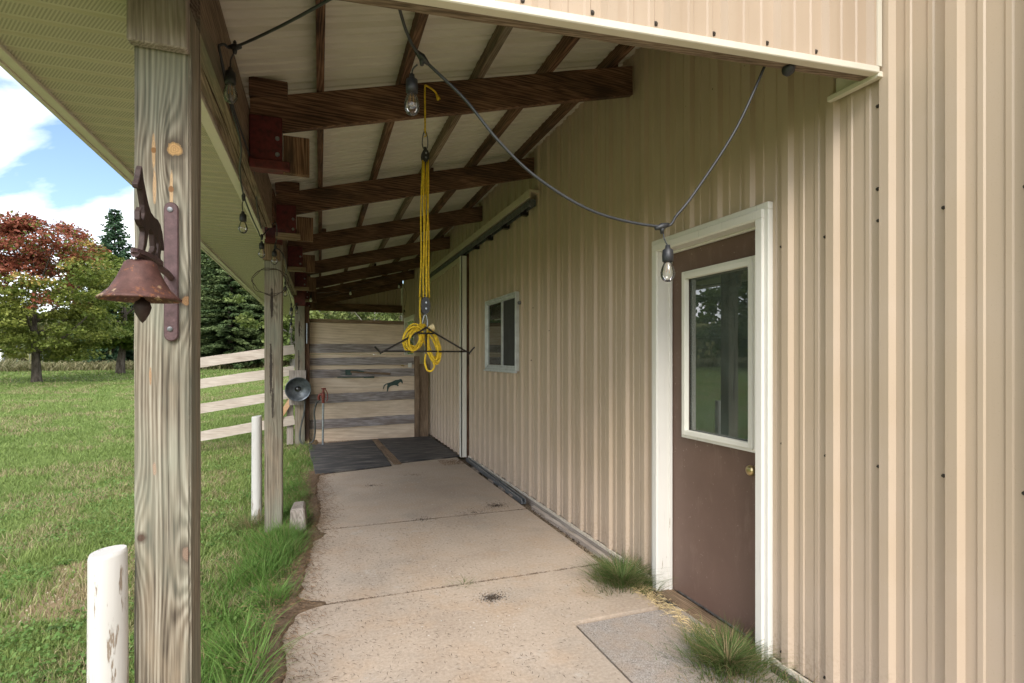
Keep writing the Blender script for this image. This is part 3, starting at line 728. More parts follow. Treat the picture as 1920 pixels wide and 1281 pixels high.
# posts
def post(name, x0, x1, y0, y1, z0, z1, mat, origin):
    m = MB(); n = 14; r = random.Random(int(y0*10)); vs = []; fs = []
    for k in range(n+1):
        z = z0+(z1-z0)*k/n; j = lambda: r.uniform(-.0015, .0015)
        vs += [(x0+j(), y0+j(), z), (x1+j(), y0+j(), z), (x1+j(), y1, z), (x0+j(), y1, z)]
    for k in range(n):
        for q in range(4): fs.append((k*4+q, k*4+(q+1) % 4, (k+1)*4+(q+1) % 4, (k+1)*4+q))
    fs += [(3,2,1,0), tuple(n*4+q for q in range(4))]; m.add(vs, fs)
    # the post's own origin sits at its foot so that its grain is measured from there
    me_o = m.build(name, mat, porch, .006, seg=2)
    off = Vector(origin)-parent_world(porch)
    for v in me_o.data.vertices: v.co -= off
    me_o.location = off; return me_o
p1 = post('post', -.490, -.350, 1.76, 1.90, -.3, 2.46, 'near_post_wood', (PX, PY, 0))
p1['label'] = 'weathered grey-green timber post with knots, nearest the viewer'
MB().box(-.497, -.352, 1.722, 1.758, 2.318, 2.64).build('nailer_block', 'grey_wood_z', p1, .004)
p2 = post('post', -.452, -.310, 5.05, 5.19, -.3, 2.46, 'far_post_wood', (-.38, 5.12, 0))
MB().box(-.462, -.325, 5.008, 5.048, 2.285, 2.424).build('nailer_block', 'brown_wood_z', p2, .003)
MB().box(-.441, -.306, 4.95, 5.047, 2.425, 2.56).build('red_block', 'red_paint', p2, .004)
MB().box(-.43, -.345, 4.602, 5.22, 2.563, 2.785).build('header_splice', 'dark_wood_y', porch, .003)
p3 = post('post', -.392, -.236, 9.5, 9.65, -.2, 2.46, 'far_post_wood', (-.31, 9.57, 0))
MB().box(-.40, -.23, 9.46, 9.50, 2.30, 2.62).build('nailer_block', 'red_paint', p3, .003)
MB().plank((-.348, 9.475, .665), (-.348, 9.475, 1.235), .26, .046, up=(0, 1, 0), seg=4, jit=.004).build('backing_board', 'grey_wood_z', p3)
MB().box(-.235, -.165, 9.56, 9.64, 0, 2.3).build('side_stud', 'dark_wood_z', p3, .003)
MB().tube([(-.205, 9.545, 1.68), (-.205, 9.545, 2.02)], .016, 8).build('pipe_sleeve', 'galvanised', p3)
# soffit: panels of three ribs, each a part, sharing one mesh
SZ = 2.468
m = MB(); n = 0
prof = []
for kx in range(3):
    b = kx*.1; prof += [(b, .0), (b+.006, .010), (b+.016, .010), (b+.022, 0), (b+.094, 0)]
prof += [(.3, 0)]
for (a, ha), (b, hb) in zip(prof, prof[1:]): m.add([(-.975, a, SZ+ha), (-.465, a, SZ+ha), (-.465, b, SZ+hb), (-.975, b, SZ+hb)], [(0,1,2,3)])
m.add([(-.975, .2985, SZ-.001), (-.465, .2985, SZ-.001), (-.465, .2985, SZ+.012), (-.975, .2985, SZ+.012)], [(0,1,2,3)])
s0 = m.build('soffit_panel', 'soffit', porch)
for q in range(1, 42): part('soffit_panel', s0, porch, (0, 1.2+.3*q, 0))
s0.location.y = 1.2
for y in (1.5, 5.6, 9.7):
    MB().box(-1.012, -.972, y, y+4.09, 2.452, 2.466).box(-1.03, -1.012, y, y+4.09, 2.445, 2.64).build('fascia', 'cream_trim', porch, .002)
for y in (1.92, 5.2, 9.7):
    MB().box(-.475, -.432, y, min(y+4.4, 13.8), 2.452, 2.466).box(-.442, -.432, y, min(y+4.4, 13.8), 2.466, 2.50).build('soffit_channel', 'cream_trim', porch)
# gable end above the opening
def gz(x): return 2.424+.0635*x
for ga, gb in ((-1.02, -.118), (-.118, .796), (.796, 1.71), (1.71, 1.985)):
    m = MB(); ribbed_wall(m, ga, gb, 1.757, gz, 3.75, lambda t, o, z: (t, 1.452-o, z)); m.build('gable_panel', 'gable_siding', porch)
g0, g1 = -1.02, 1.99
MB().hexa([(g0, 1.424, gz(g0)-.026), (g1, 1.424, gz(g1)-.026), (g1, 1.46, gz(g1)-.026), (g0, 1.46, gz(g0)-.026)],
          [(g0, 1.424, gz(g0)), (g1, 1.424, gz(g1)), (g1, 1.46, gz(g1)), (g0, 1.46, gz(g0))]).build('gable_trim', 'cream_trim', porch, .003)
MB().hexa([(-.5, 1.462, gz(-.5)-.022), (1.985, 1.462, gz(1.985)-.022), (1.985, 1.50, gz(1.985)-.022), (-.5, 1.50, gz(-.5)-.022)],
          [(-.5, 1.462, gz(-.5)+.16), (1.985, 1.462, gz(1.985)+.16), (1.985, 1.50, gz(1.985)+.16), (-.5, 1.50, gz(-.5)+.16)]).build('gable_board', 'header_wood_x', porch)
MB().box(1.978, 2.0, 1.424, 1.446, 2.55, 3.7).box(1.978, 2.0, 1.446, 1.50, 2.68, 3.7).build('gable_corner_trim', 'cream_trim', porch)
MB().box(1.985, 2.012, 1.426, 1.645, 2.512, 2.534).box(2.004, 2.012, 1.52, 1.62, 2.534, 2.60).build('return_trim', 'cream_trim', porch, .002)
m = MB(); k = 0
for kx in range(0, 14):
    x = 1.757-.2286*kx-.06; m.lathe([(.0085, 0), (.0085, .002), (.0055, .003), (.005, .006), (0, .006)], (x, 1.452, gz(x)+.03), 7, (0, -1, 0))
m.build('screws', 'screw_head', porch, kind='stuff')
# far gable: chord and ribbed infill
MB().plank((-.35, 13.83, 2.68), (1.98, 13.83, 2.68), .05, .19, seg=8, jit=.003).build('end_chord', 'dark_wood_x', porch)
m = MB(); ribbed_wall(m, -.35, 1.98, 0, 2.6, 3.3, lambda t, o, z: (t, 13.93-o, z)); m.build('end_panel', 'tan_siding', porch)

# ------------------------------------------------------------------ boarded partition at the back of the porch
wallp = thing('partition', (.7, 9.75, 0), 'tan plywood partition with grey weathered boards across it, back of porch', 'partition')
MB().box(-.22, 1.42, 9.722, 9.74, 1.50, 2.09).build('plywood_panel', 'plywood', wallp, .002)
MB().box(-.22, 1.615, 9.722, 9.74, -.03, 1.495).build('plywood_panel', 'plywood', wallp, .002)
MB().plank((-.22, 9.70, 2.075), (1.42, 9.70, 2.068), .03, .06, seg=8, jit=.004).build('top_rail', 'brown_wood_x', wallp)
for (za, zb_, h, x0, x1) in ((1.60, 1.62, .145, -.24, 1.42), (1.375, 1.385, .13, -.24, 1.60), (1.165, 1.18, .135, -.21, 1.605), (.735, .775, .155, -.20, 1.61), (.30, .335, .155, -.22, 1.61)):
    MB().plank((x0, 9.705, za), (x1, 9.705, zb_), .03, h, seg=14, jit=.006).build('board', 'board_wood_x', wallp)
MB().plank((1.655, 9.70, -.03), (1.655, 9.70, 1.47), .085, .06, up=(0, 1, 0), seg=6, jit=.003).build('stud', 'brown_wood_z', wallp)
MB().plank((1.785, 9.74, -.03), (1.785, 9.74, 1.33), .155, .09, up=(0, 1, 0), seg=6, jit=.003).build('end_post', 'brown_wood_z', wallp)
o = MB().box(1.495, 1.56, 9.682, 9.69, 1.265, 1.345).box(1.51, 1.545, 9.678, 9.682, 1.28, 1.33).build('outlet_cover', 'white_plastic', None, .002); tag(o, 'small white outlet cover on the plywood beside the partition post', 'outlet')
o = MB().lathe([(.028, 0), (.03, .01), (.02, .03), (0, .03)], (1.40, 9.722, 1.315), 12, (0, -1, 0)).build('door_knob', 'brass', None, smooth=True); tag(o, 'small pale brass knob on the partition left of the outlet', 'knob')
# garden rakes laid on the third board
rk = thing('garden_fork', (.75, 9.66, 1.18), 'old garden fork with dark green head and brown handle on partition board', 'garden fork')
m = MB().box(.415, .52, 9.655, 9.685, 1.14, 1.235)
for q in range(4): m.tube([(.42, 9.67, 1.15+q*.025), (.33, 9.67, 1.155+q*.022)], [.006, .003], 6)
m.build('head', 'green_iron', rk, .002)
MB().plank((.5, 9.665, 1.20), (1.17, 9.668, 1.155), .022, .032, seg=6, jit=.002).build('handle', 'brown_wood_x', rk)
MB().plank((.52, 9.66, 1.225), (.78, 9.665, 1.19), .018, .018, seg=4, jit=.002).build('ferrule', 'green_iron', rk)
tag(MB().plank((.28, 9.66, 1.105), (.90, 9.66, 1.105), .016, .018, seg=5, jit=.002).plank((.72, 9.66, 1.10), (.90, 9.66, 1.098), .03, .024, seg=3, jit=.002).build('metal_bar', 'green_iron', None), 'thin dark green metal bar lying under the garden fork', 'bar')
# leaping horse cut-out
hp = [(1.055,.888),(1.062,.88),(1.085,.94),(1.115,.965),(1.135,.96),(1.125,.92),(1.122,.84),(1.13,.80),(1.14,.85),(1.16,.91),(1.19,.935),(1.25,.95),(1.29,.945),(1.315,.93),(1.335,.945),(1.315,.965),(1.335,.985),(1.365,1.01),(1.375,1.0),(1.395,.975),(1.405,.985),(1.40,1.02),(1.385,1.05),(1.37,1.062),(1.33,1.05),(1.27,1.04),(1.21,1.01),(1.16,.995),(1.125,.985),(1.10,.975),(1.07,.95)]
o = MB().prism([(x, 9.718, z) for x, z in hp], (0, -.008, 0)).build('horse_cutout', 'green_iron', None)
tag(o, 'dark green leaping horse cut-out mounted on plywood between two boards', 'horse ornament')

# yard lamp reflector on the third post
lp = thing('reflector_lamp', (-.34, 9.4, .93), 'large grey dish reflector lamp facing out from the far post', 'lamp')
C_ = (-.335, 9.32, .932); AXL = Vector((.10, -.98, -.12)).normalized()
MB().lathe([(.03, -.02), (.035, .0), (.08, .01), (.13, .035), (.175, .075), (.195, .115), (.2, .12), (.19, .118), (.17, .08), (.125, .043), (.075, .02), (0, .012)], Vector(C_)-AXL*.10, 30, AXL).build('dish', 'reflector', lp, smooth=True)
MB().lathe([(.03, .01), (.032, .05), (.045, .075), (.05, .10), (.035, .13), (0, .14)], Vector(C_)-AXL*.10, 16, AXL).build('bulb', 'bulb_glass', lp, smooth=True)
MB().lathe([(.035, 0), (.03, .055), (0, .055)], Vector(C_)-AXL*.095, 14, AXL).build('socket', 'black_plastic', lp)
MB().box(-.36, -.31, 9.42, 9.455, .86, 1.0).build('wall_mount', 'dull_steel', lp)
# hose and hydrant
o = MB().tube(smooth_pts([(-.235,9.44,.78),(-.245,9.42,.55),(-.30,9.40,.28),(-.305,9.38,.10),(-.25,9.36,.03),(-.16,9.34,.035),(-.09,9.33,.12),(-.075,9.33,.35),(-.09,9.33,.55),(-.055,9.32,.70),(.0,9.30,.745)], 8), .0145, 8).build('water_hose', 'hose_rubber', None, smooth=True)
tag(o, 'dark rubber water hose looping from the hydrant down to the ground and up the post', 'hose')
hy = thing('yard_hydrant', (.045, 9.25, 0), 'red-headed yard hydrant on thin steel pipe before the boards', 'hydrant')
MB().tube([(.043, 9.25, -.03), (.05, 9.25, .72)], .0165, 10).build('pipe', 'galvanised', hy)
m = MB().lathe([(.02, .70), (.024, .71), (.024, .78), (.032, .80), (.03, .86), (.018, .90), (.018, .93), (0, .94)], (.05, 9.25, 0), 12)
m.tube(smooth_pts([(.05,9.25,.83),(.0,9.27,.84),(-.022,9.28,.80),(-.012,9.29,.755)], 5), [.02]*16, 8)
m.build('head', 'red_iron', hy, smooth=True)
m = MB().tube(smooth_pts([(.04,9.24,.925),(.075,9.23,.93),(.11,9.22,.87),(.118,9.22,.78),(.10,9.22,.73)], 5), [.008]*21, 7); m.beam((.02, 9.24, .935), (.09, 9.235, .94), .02, .02)
m.build('handle', 'red_iron', hy, smooth=True)
# rail fence out to the left of the far post
fe = thing('rail_fence', (-1.4, 9.6, 0), 'four-rail pale wooden fence running from the far post across the lawn', 'fence')
for zl, zr in ((1.23, 1.585), (.905, 1.235), (.50, .86), (.08, .41)):
    MB().plank((-2.62, 9.56, zl), (-.40, 9.56, zr), .03, .15, seg=10, jit=.004).build('rail', 'rail_wood_x', fe)
for x, h in ((-2.55, 1.4),):
    MB().plank((x, 9.63, -.6), (x, 9.63, h), .12, .11, up=(0, 1, 0), seg=5, jit=.004).build('post', 'grey_wood_z', fe)
MB().plank((-.62, 9.52, .47), (-.42, 9.50, .80), .03, .08, seg=3, jit=.003).build('brace', 'orange_wood_x', fe)
MB().plank((-.47, 9.62, 0), (-.47, 9.62, .75), .10, .05, up=(0, 1, 0), seg=3, jit=.003).build('stub_board', 'grey_wood_z', fe)

# ------------------------------------------------------------------ white wooden bollards
def bollard(x, y, top, label, seed):
    r = random.Random(seed); m = MB(); n = 22; vs = []; fs = []; rows = [-.35, .0, .3, .55, .75, top-.012, top]
    rad = [.046, .046, .0455, .045, .0445, .0435, .041]
    for i, z in enumerate(rows):
        for k in range(n):
            q = 2*math.pi*k/n; rr = rad[i]*(1+.03*math.sin(3*q+seed)+r.uniform(-.012, .012))
            tilt = .005*math.cos(q-.2) if i >= len(rows)-2 else 0
            vs.append((x+rr*math.cos(q), y+rr*math.sin(q), z+tilt))
    for i in range(len(rows)-1):
        for k in range(n): fs.append((i*n+k, i*n+(k+1) % n, (i+1)*n+(k+1) % n, (i+1)*n+k))
    fs.append(tuple((len(rows)-1)*n+k for k in range(n)))
    o = m.add(vs, fs).build('bollard', 'bollard_paint', None, smooth=False)
    for p in o.data.polygons: p.use_smooth = len(p.vertices) == 4
    for v in o.data.vertices: v.co -= Vector((x, y, 0))
    o.location = (x, y, 0); return tag(o, label, 'bollard', 'white painted wooden bollards by the porch posts')
bollard(-.537, 1.715, .93, 'thick white bollard with peeling paint in front of the belled post', 1)
bollard(-.555, 5.50, .90, 'white bollard in grass beside the second porch post', 5)
# chunk of timber
o = MB().hexa([(-.245, 4.80, -.05), (-.10, 4.72, -.05), (-.095, 5.0, -.05), (-.215, 5.05, -.05)], [(-.235, 4.82, .175), (-.125, 4.78, .19), (-.12, 4.99, .20), (-.215, 5.03, .19)]).build('timber_block', 'grey_wood_z', None, .012)
tag(o, 'short weathered chunk of timber standing on the slab edge by second post', 'wood block')

# ------------------------------------------------------------------ rubber mats and the plank between them
def mat_obj(pts, label, seed, h=.017):
    r = random.Random(seed); P = []
    for (a, b) in zip(pts, pts[1:]+pts[:1]):
        for k in range(8):
            t = k/8; P.append((a[0]+(b[0]-a[0])*t+r.uniform(-.008, .008), a[1]+(b[1]-a[1])*t+r.uniform(-.012, .012), .003))
    o = MB().prism(P, (0, 0, h)).build('rubber_mat', 'rubber', None, .004); return tag(o, label, 'rubber mat', 'black rubber mats by the partition')
mat_obj([(-.19, 9.35), (-.05, 6.97), (.90, 7.22), (.845, 9.6)], 'worn black rubber mat left of the plank, nearest the grass', 1)
mat_obj([(.955, 9.62), (1.04, 7.38), (1.90, 7.55), (1.86, 9.6)], 'black rubber mat right of the plank, before the sliding door', 2)
o = MB().plank((.90, 9.6, .012), (.985, 7.30, .012), .105, .014, seg=8, jit=.003).build('plank', 'brown_wood_y', None); tag(o, 'brown plank lying in the gap between two rubber mats', 'plank')
# steel channel along the wall foot
ch = MB().beam((1.955, 7.35, .0), (1.905, 5.0, .0), .012, .05).beam((1.995, 7.35, .0), (1.945, 5.0, .0), .012, .05).beam((1.975, 7.35, -.018), (1.925, 5.0, -.018), .03, .01).build('steel_channel', 'galvanised', None)
tag(ch, 'long grey steel channel lying along the foot of the wall below window', 'steel channel')
# broken slab pieces and stones in the gap
for q, (x, y, w, l) in enumerate(((1.905, 6.75, .07, .28), (1.915, 6.05, .05, .16), (1.91, 5.62, .055, .2), (1.92, 5.33, .05, .13))):
    o = MB().box(x-w/2, x+w/2, y-l/2, y+l/2, -.06, -.012+.004*q).build('stone', 'stone', None, .012)
    tag(o, ['long flat broken concrete piece beside the steel channel, farthest from the viewer', 'small flat stone lying in gap beside steel channel, second from the far end', 'brownish flat stone in the gap beside steel channel, third from far end', 'small stone beside the near end of the steel channel'][q], 'stone', 'stones in the gap along the wall')

# ------------------------------------------------------------------ horse bell on the near post
bell = thing('horse_bell', (-.397, 1.758, 1.70), 'rusty cast iron dinner bell with prancing horse on the near post', 'bell')
pl = []
for k in range(9): q = math.pi*k/8; pl.append((-.397+.018*math.cos(q), 1.758, 1.872+.018*math.sin(q)))
for k in range(9): q = math.pi+math.pi*k/8; pl.append((-.397+.018*math.cos(q), 1.758, 1.513+.018*math.sin(q)))
MB().prism(pl, (0, -.011, 0)).build('back_plate', 'plate_rust', bell, .003)
m = MB()
for z in (1.868, 1.53): m.lathe([(.007, 0), (.007, .003), (.003, .004), (0, .004)], (-.399, 1.747, z), 10, (0, -1, 0))
m.build('screw_heads', 'dull_steel', bell)
def hz(u, v):      # outline sketched in the horse's own plane (distance from plate, height)
    return (-.397, u, v)
HO = [(1.478,1.905),(1.492,1.862),(1.512,1.828),(1.530,1.800),(1.548,1.782),(1.580,1.774),(1.606,1.776),(1.632,1.766),(1.650,1.742),(1.660,1.712),(1.668,1.680),(1.655,1.690),(1.645,1.724),(1.640,1.716),(1.644,1.690),(1.632,1.655),(1.640,1.622),(1.622,1.624),(1.612,1.660),(1.618,1.694),(1.606,1.716),(1.592,1.712),(1.590,1.690),(1.600,1.668),(1.575,1.640),(1.558,1.634),(1.552,1.646),(1.570,1.654),(1.580,1.672),(1.570,1.714),(1.545,1.722),(1.530,1.715),(1.525,1.690),(1.515,1.660),(1.500,1.632),(1.482,1.630),(1.494,1.660),(1.500,1.700),(1.492,1.712),(1.478,1.712),(1.460,1.726),(1.462,1.752),(1.476,1.772),(1.470,1.758),(1.472,1.738),(1.490,1.734),(1.500,1.758),(1.496,1.786),(1.486,1.812),(1.478,1.832),(1.466,1.826),(1.450,1.822),(1.446,1.834),(1.456,1.850),(1.464,1.868),(1.470,1.888)]
hm = MB().prism([(-.403, y-.012, 1.697+(z-1.63)*.73) for y, z in HO], (.012, 0, 0)).build('horse', 'dark_rust', bell, .003)
arm = MB().tube(smooth_pts([(-.397,1.75,1.675),(-.397,1.70,1.682),(-.397,1.60,1.686),(-.397,1.52,1.687),(-.397,1.47,1.688),(-.397,1.435,1.688)], 4), [.009]*21, 10)
arm.prism([(-.397+.019*math.cos(q*math.pi/8), 1.535+.112*math.sin(q*math.pi/8), 1.688) for q in range(16)], (0, 0, .010))
arm.build('arm', 'plate_rust', bell, smooth=False)
BC = Vector((-.397, 1.475, 1.588))
bo = MB().lathe([(.0, .088), (.026, .088), (.032, .083), (.036, .072), (.047, .046), (.060, .022), (.076, .006), (.084, .0), (.083, -.004), (.078, -.003), (.056, .018), (.042, .045), (.03, .07), (0, .08)], (0, 0, 0), 40)
b_o = bo.build('bell_body', 'rust', None, smooth=True); b_o.parent = bell; b_o.location = BC+Vector((0, 0, 0))-Vector(bell.location)
MB().lathe([(0, -.062), (.006, -.055), (.015, -.038), (.0185, -.024), (.015, -.012), (.006, -.006), (.003, .0), (.003, .06), (0, .06)], BC+Vector((.004, 0, .004)), 16).build('clapper', 'dark_rust', bell, smooth=True)
MB().tube([(-.397, 1.475, 1.672), (-.397, 1.475, 1.69)], .008, 8).build('hanger_bolt', 'dark_rust', bell)

# ------------------------------------------------------------------ string lights
def bulb_set(parent, x, y, ztop, conn=None, s=1.0, frosted=False):
    """lead, socket and pear bulb hanging with the socket top at ztop"""
    so = MB().lathe([(0, 0), (.008*s, 0), (.010*s, -.012*s), (.0185*s, -.018*s), (.020*s, -.040*s), (.0195*s, -.058*s), (.017*s, -.060*s), (0, -.060*s)], (x, y, ztop), 16).build('socket', 'black_plastic', parent, smooth=True)
    MB().lathe([(.012*s, -.058*s), (.015*s, -.066*s), (.021*s, -.080*s), (.0255*s, -.098*s), (.0245*s, -.112*s), (.018*s, -.125*s), (.009*s, -.131*s), (0, -.132*s)], (x, y, ztop), 18).build('bulb', 'white_plastic' if frosted else 'bulb_glass', so, smooth=True)
    if not frosted:
        MB().tube([(x-.004*s, y, ztop-.062*s), (x-.007*s, y, ztop-.098*s), (x, y, ztop-.088*s), (x+.007*s, y, ztop-.100*s), (x+.004*s, y, ztop-.062*s)], .0006*s, 5).build('filament', 'filament', so)
    if conn:
        c = Vector(conn)
        MB().tube(smooth_pts([c, c.lerp(Vector((x, y, ztop)), .5)+Vector((-.006, 0, 0)), (x, y, ztop-.004)], 4), .0028*s, 6).build('lead', 'cable_black', so)
s1 = thing('string_light', (.6, 1.6, 2.3), 'black string light swagged across the porch opening with three clear bulbs', 'string light', 'outdoor string lights under the porch')
A_, B_, C_c = Vector((-.300, 2.23, 2.612)), Vector((.306, 1.70, 2.408)), Vector((1.147, 1.607, 1.916))
cab = MB()
cab.tube(smooth_pts([(-.352, 2.22, 2.60), (-.335, 2.225, 2.612), A_, (-.12, 1.98, 2.585), (.05, 1.62, 2.50), (.11, 1.55, 2.52), (.15, 1.512, 2.56)], 6), .0050, 8)
cab.tube(smooth_pts([(.15, 1.512, 2.56), (.205, 1.55, 2.478), (.25, 1.63, 2.43), B_, (.4425, 1.69, 2.294), (.56, 1.68, 2.165), (.70, 1.665, 2.05), (.906, 1.64, 1.95), C_c, (1.20, 1.59, 1.96), (1.276, 1.57, 2.06), (1.41, 1.53, 2.276), (1.52, 1.503, 2.52)], 6), .0050, 8)
cab.build('cable', 'cable_black', s1, smooth=True)
for P_, d in ((A_, (.5, -.35, -.1)), (B_, (.6, -.05, -.55)), (C_c, (.6, -.1, .2))):
    dv = Vector(d).normalized()*.028
    MB().tube([P_-dv, P_-dv*.5, P_, P_+dv*.5, P_+dv], [.006, .0095, .013, .0095, .006], 8).tube([P_, P_+Vector((0, 0, -.026))], [.011, .006], 8).build('connector', 'black_plastic', s1, smooth=True)
MB().lathe([(.003, 0), (.0075, .004), (.003, .012)], A_+Vector((0, 0, .012)), 8).build('hook', 'black_plastic', s1)
bulb_set(s1, -.316, 2.238, 2.535, A_+Vector((0, 0, -.02)))
bulb_set(s1, .280, 1.735, 2.366, B_+Vector((-.012, .01, -.02)))
bulb_set(s1, 1.166, 1.600, 1.850, C_c+Vector((.005, 0, -.02)))
s2 = thing('string_light', (-.40, 5.5, 2.4), 'black string light hanging along the timber header beam beside the soffit', 'string light', 'outdoor string lights under the porch')
run = [(-.352, 2.22, 2.60), (-.348, 2.45, 2.50), (-.345, 2.75, 2.44), (-.40, 3.15, 2.44), (-.43, 3.55, 2.42), (-.435, 4.0, 2.40), (-.43, 4.35, 2.385), (-.43, 4.60, 2.40), (-.345, 4.75, 2.55), (-.34, 4.88, 2.46), (-.36, 4.985, 2.40), (-.315, 5.0, 2.36), (-.30, 5.3, 2.34), (-.34, 6.2, 2.40), (-.40, 7.05, 2.36), (-.39, 7.7, 2.30), (-.38, 8.1, 2.20), (-.41, 8.7, 2.02), (-.40, 9.2, 2.25), (-.36, 9.42, 2.33)]
MB().tube(smooth_pts(run, 5), .0048, 7).build('cable', 'cable_black', s2, smooth=True)
MB().tube(smooth_pts([(-.352, 2.22, 2.60), (-.353, 2.6, 2.53), (-.353, 3.3, 2.51), (-.40, 4.0, 2.455), (-.425, 4.5, 2.44)], 5), .0045, 7).build('cable', 'cable_black', s2, smooth=True)
for (x, y, z, c) in ((-.435, 3.56, 2.325, (-.432, 3.56, 2.42)), (-.43, 4.60, 2.360, (-.43, 4.60, 2.40)), (-.366, 4.965, 2.370, (-.36, 4.98, 2.40)), (-.40, 7.05, 2.32, (-.40, 7.05, 2.36)), (-.38, 8.1, 2.16, (-.38, 8.1, 2.2)), (-.41, 8.7, 1.99, (-.41, 8.7, 2.02)), (-.36, 9.40, 2.29, (-.36, 9.42, 2.33))):
    MB().tube([Vector(c)+Vector((0, 0, .015)), c, Vector(c)+Vector((0, 0, -.03))], [.006, .012, .008], 8).build('connector', 'black_plastic', s2, smooth=True)
    bulb_set(s2, x, y, z, Vector(c)+Vector((0, 0, -.02)))
s3 = thing('string_light', (.8, 12.0, 2.8), 'string light with small round bulbs along the farthest dark rafters', 'string light', 'outdoor string lights under the porch')
far = [(-.16, 10.26, 2.60), (.35, 12.06, 2.87), (.62, 12.06, 2.96), (1.50, 12.06, 3.24), (1.86, 12.4, 3.0), (1.90, 12.9, 2.62)]
MB().tube(smooth_pts(far, 5), .0045, 6).build('cable', 'cable_black', s3)
for (x, y, z) in ((-.155, 10.25, 2.575), (.62, 12.05, 2.93), (1.66, 12.05, 3.12)):
    bulb_set(s3, x, y, z, None, 1.0, True)
bulb_set(s3, 1.90, 12.9, 2.60, None)
# wire vine ring on second post
m = MB()
for q in range(3):
    ph = rnd.random()*6; pts = []
    for k in range(30):
        a = 2*math.pi*k/30; rr = .140+.010*math.sin(3*a+ph)+.005*math.sin(7*a+ph*2); pts.append((-.40+rr*math.cos(a), 5.025+.015*math.sin(2*a+q), 2.10+rr*.80*math.sin(a)))
    m.tube(pts, .0028, 5, closed=True)
o = m.build('vine_ring', 'vine', None); tag(o, 'thin dark twisted vine ring hung on the second porch post', 'wreath')
o = MB().lathe([(.022, 0), (.023, -.008), (.020, -.02), (.009, -.03), (0, -.031)], (1.60, 1.482, gz(1.6)-.022), 14).build('sensor', 'black_plastic', None, smooth=True); tag(o, 'small black dome sensor under the gable trim near the wall', 'sensor')

# ------------------------------------------------------------------ rope hoist and gambrel
HX, HY = .577, 3.10
ho = thing('rope_hoist', (HX, HY, 3.05), 'yellow rope hoist with black pulleys hanging from the first rafter', 'rope hoist')
rope = MB()
zr1 = rb(HX)
rope.tube(smooth_pts([(HX+.075, 3.118, zr1+.13), (HX+.055, 3.112, zr1+.15), (HX+.01, 3.11, zr1+.17), (HX, 3.105, zr1+.15), (HX, HY, zr1), (HX, HY, 2.76)], 5), .0055, 7)
rope.tube([(HX-.004, HY, 2.78), (HX+.008, HY, 2.745), (HX-.004, HY, 2.735)], .004, 6)
rope.tube([(HX+.07, 3.118, zr1+.135), (HX+.085, 3.116, zr1+.105)], [.006, .013], 8)
for dx0, dx1, dy in ((.010, .026, .0), (-.002, .006, .012), (-.010, -.010, -.008), (.018, .003, -.014), (-.016, -.028, .006)):
    pts = [(HX+dx0+(dx1-dx0)*t+.003*math.sin(9*t+dx0*300), HY+dy, 2.60+(1.80-2.60)*t) for t in [k/10 for k in range(11)]]
    rope.tube(pts, .0047, 7)
rope.tube(smooth_pts([(HX-.028, HY, 1.80), (HX-.030, HY, 1.70), (HX-.028, HY-.01, 1.64), (HX-.05, HY-.01, 1.60)], 4), .0058, 7)
rope.build('rope', 'yellow_rope', ho, smooth=True)
def carabiner(z0, z1, w, mat):
    pts = []
    for k in range(16):
        a = 2*math.pi*k/16; pts.append((HX+w*math.sin(a)*(1-.25*math.cos(a)), HY, (z0+z1)/2+(z1-z0)/2*math.cos(a)))
    return MB().tube(pts, .0036, 7, closed=True).build('carabiner', mat, ho, smooth=True)
carabiner(2.66, 2.77, .016, 'dull_steel'); carabiner(1.615, 1.70, .014, 'galvanised')
def pulley(z0, z1, w):
    m = MB()
    for dy in (-.016, .016):
        pts = []
        for k in range(16):
            a = 2*math.pi*k/16; pts.append((HX+w*math.cos(a), HY+dy-.003, (z0+z1)/2+(z1-z0)/2*math.sin(a)))
        m.prism(pts, (0, .006, 0))
    m.lathe([(w*.8, -.011), (w*.6, 0), (w*.8, .011)], (HX, HY, (z0+z1)/2), 16, (0, 1, 0))
    m.tube([(HX, HY, z1-.005), (HX, HY, z1+.015)], .008, 8)
    p = m.build('pulley', 'black_plastic', ho)
    mm = MB()
    for q in (-.35, .35): mm.lathe([(.006, 0), (.005, .004), (0, .004)], (HX+.002, HY-.019, (z0+z1)/2+q*(z1-z0)*.5), 10, (0, -1, 0))
    mm.build('rivet', 'galvanised', p)
pulley(2.585, 2.66, .022); pulley(1.70, 1.80, .028)
# coiled rope hank
co = MB(); r = random.Random(4)
for q in range(9):
    cx, cz, a, b, tilt = HX-.068+r.uniform(-.012, .012), 1.555+r.uniform(-.012, .012), .042+r.uniform(-.012, .012), .070+r.uniform(-.016, .012), .35+r.uniform(-.25, .25)
    pts = []
    for k in range(22):
        t = 2*math.pi*k/22; ex = a*math.cos(t); ez = b*math.sin(t)
        pts.append((cx+ex*math.cos(tilt)+ez*math.sin(tilt), HY-.015+r.uniform(-.003,.003)+.014*math.sin(t+q)+(q-4)*.004, cz+ez*math.cos(tilt)-ex*math.sin(tilt)))
    co.tube(pts, .0052, 6, closed=True)
for q in range(8):
    cx, cz, a, b, tilt = HX+.036+r.uniform(-.014, .014), 1.515+r.uniform(-.015, .015), .034+r.uniform(-.012, .010), .092+r.uniform(-.02, .015), -.25+r.uniform(-.15, .15)
    pts = []
    for k in range(22):
        t = 2*math.pi*k/22; ex = a*math.cos(t); ez = b*math.sin(t)
        pts.append((cx+ex*math.cos(tilt)+ez*math.sin(tilt), HY-.012+r.uniform(-.003,.003)+.012*math.sin(t+q)+(q-4)*.004, cz+ez*math.cos(tilt)-ex*math.sin(tilt)))
    co.tube(pts, .0052, 6, closed=True)
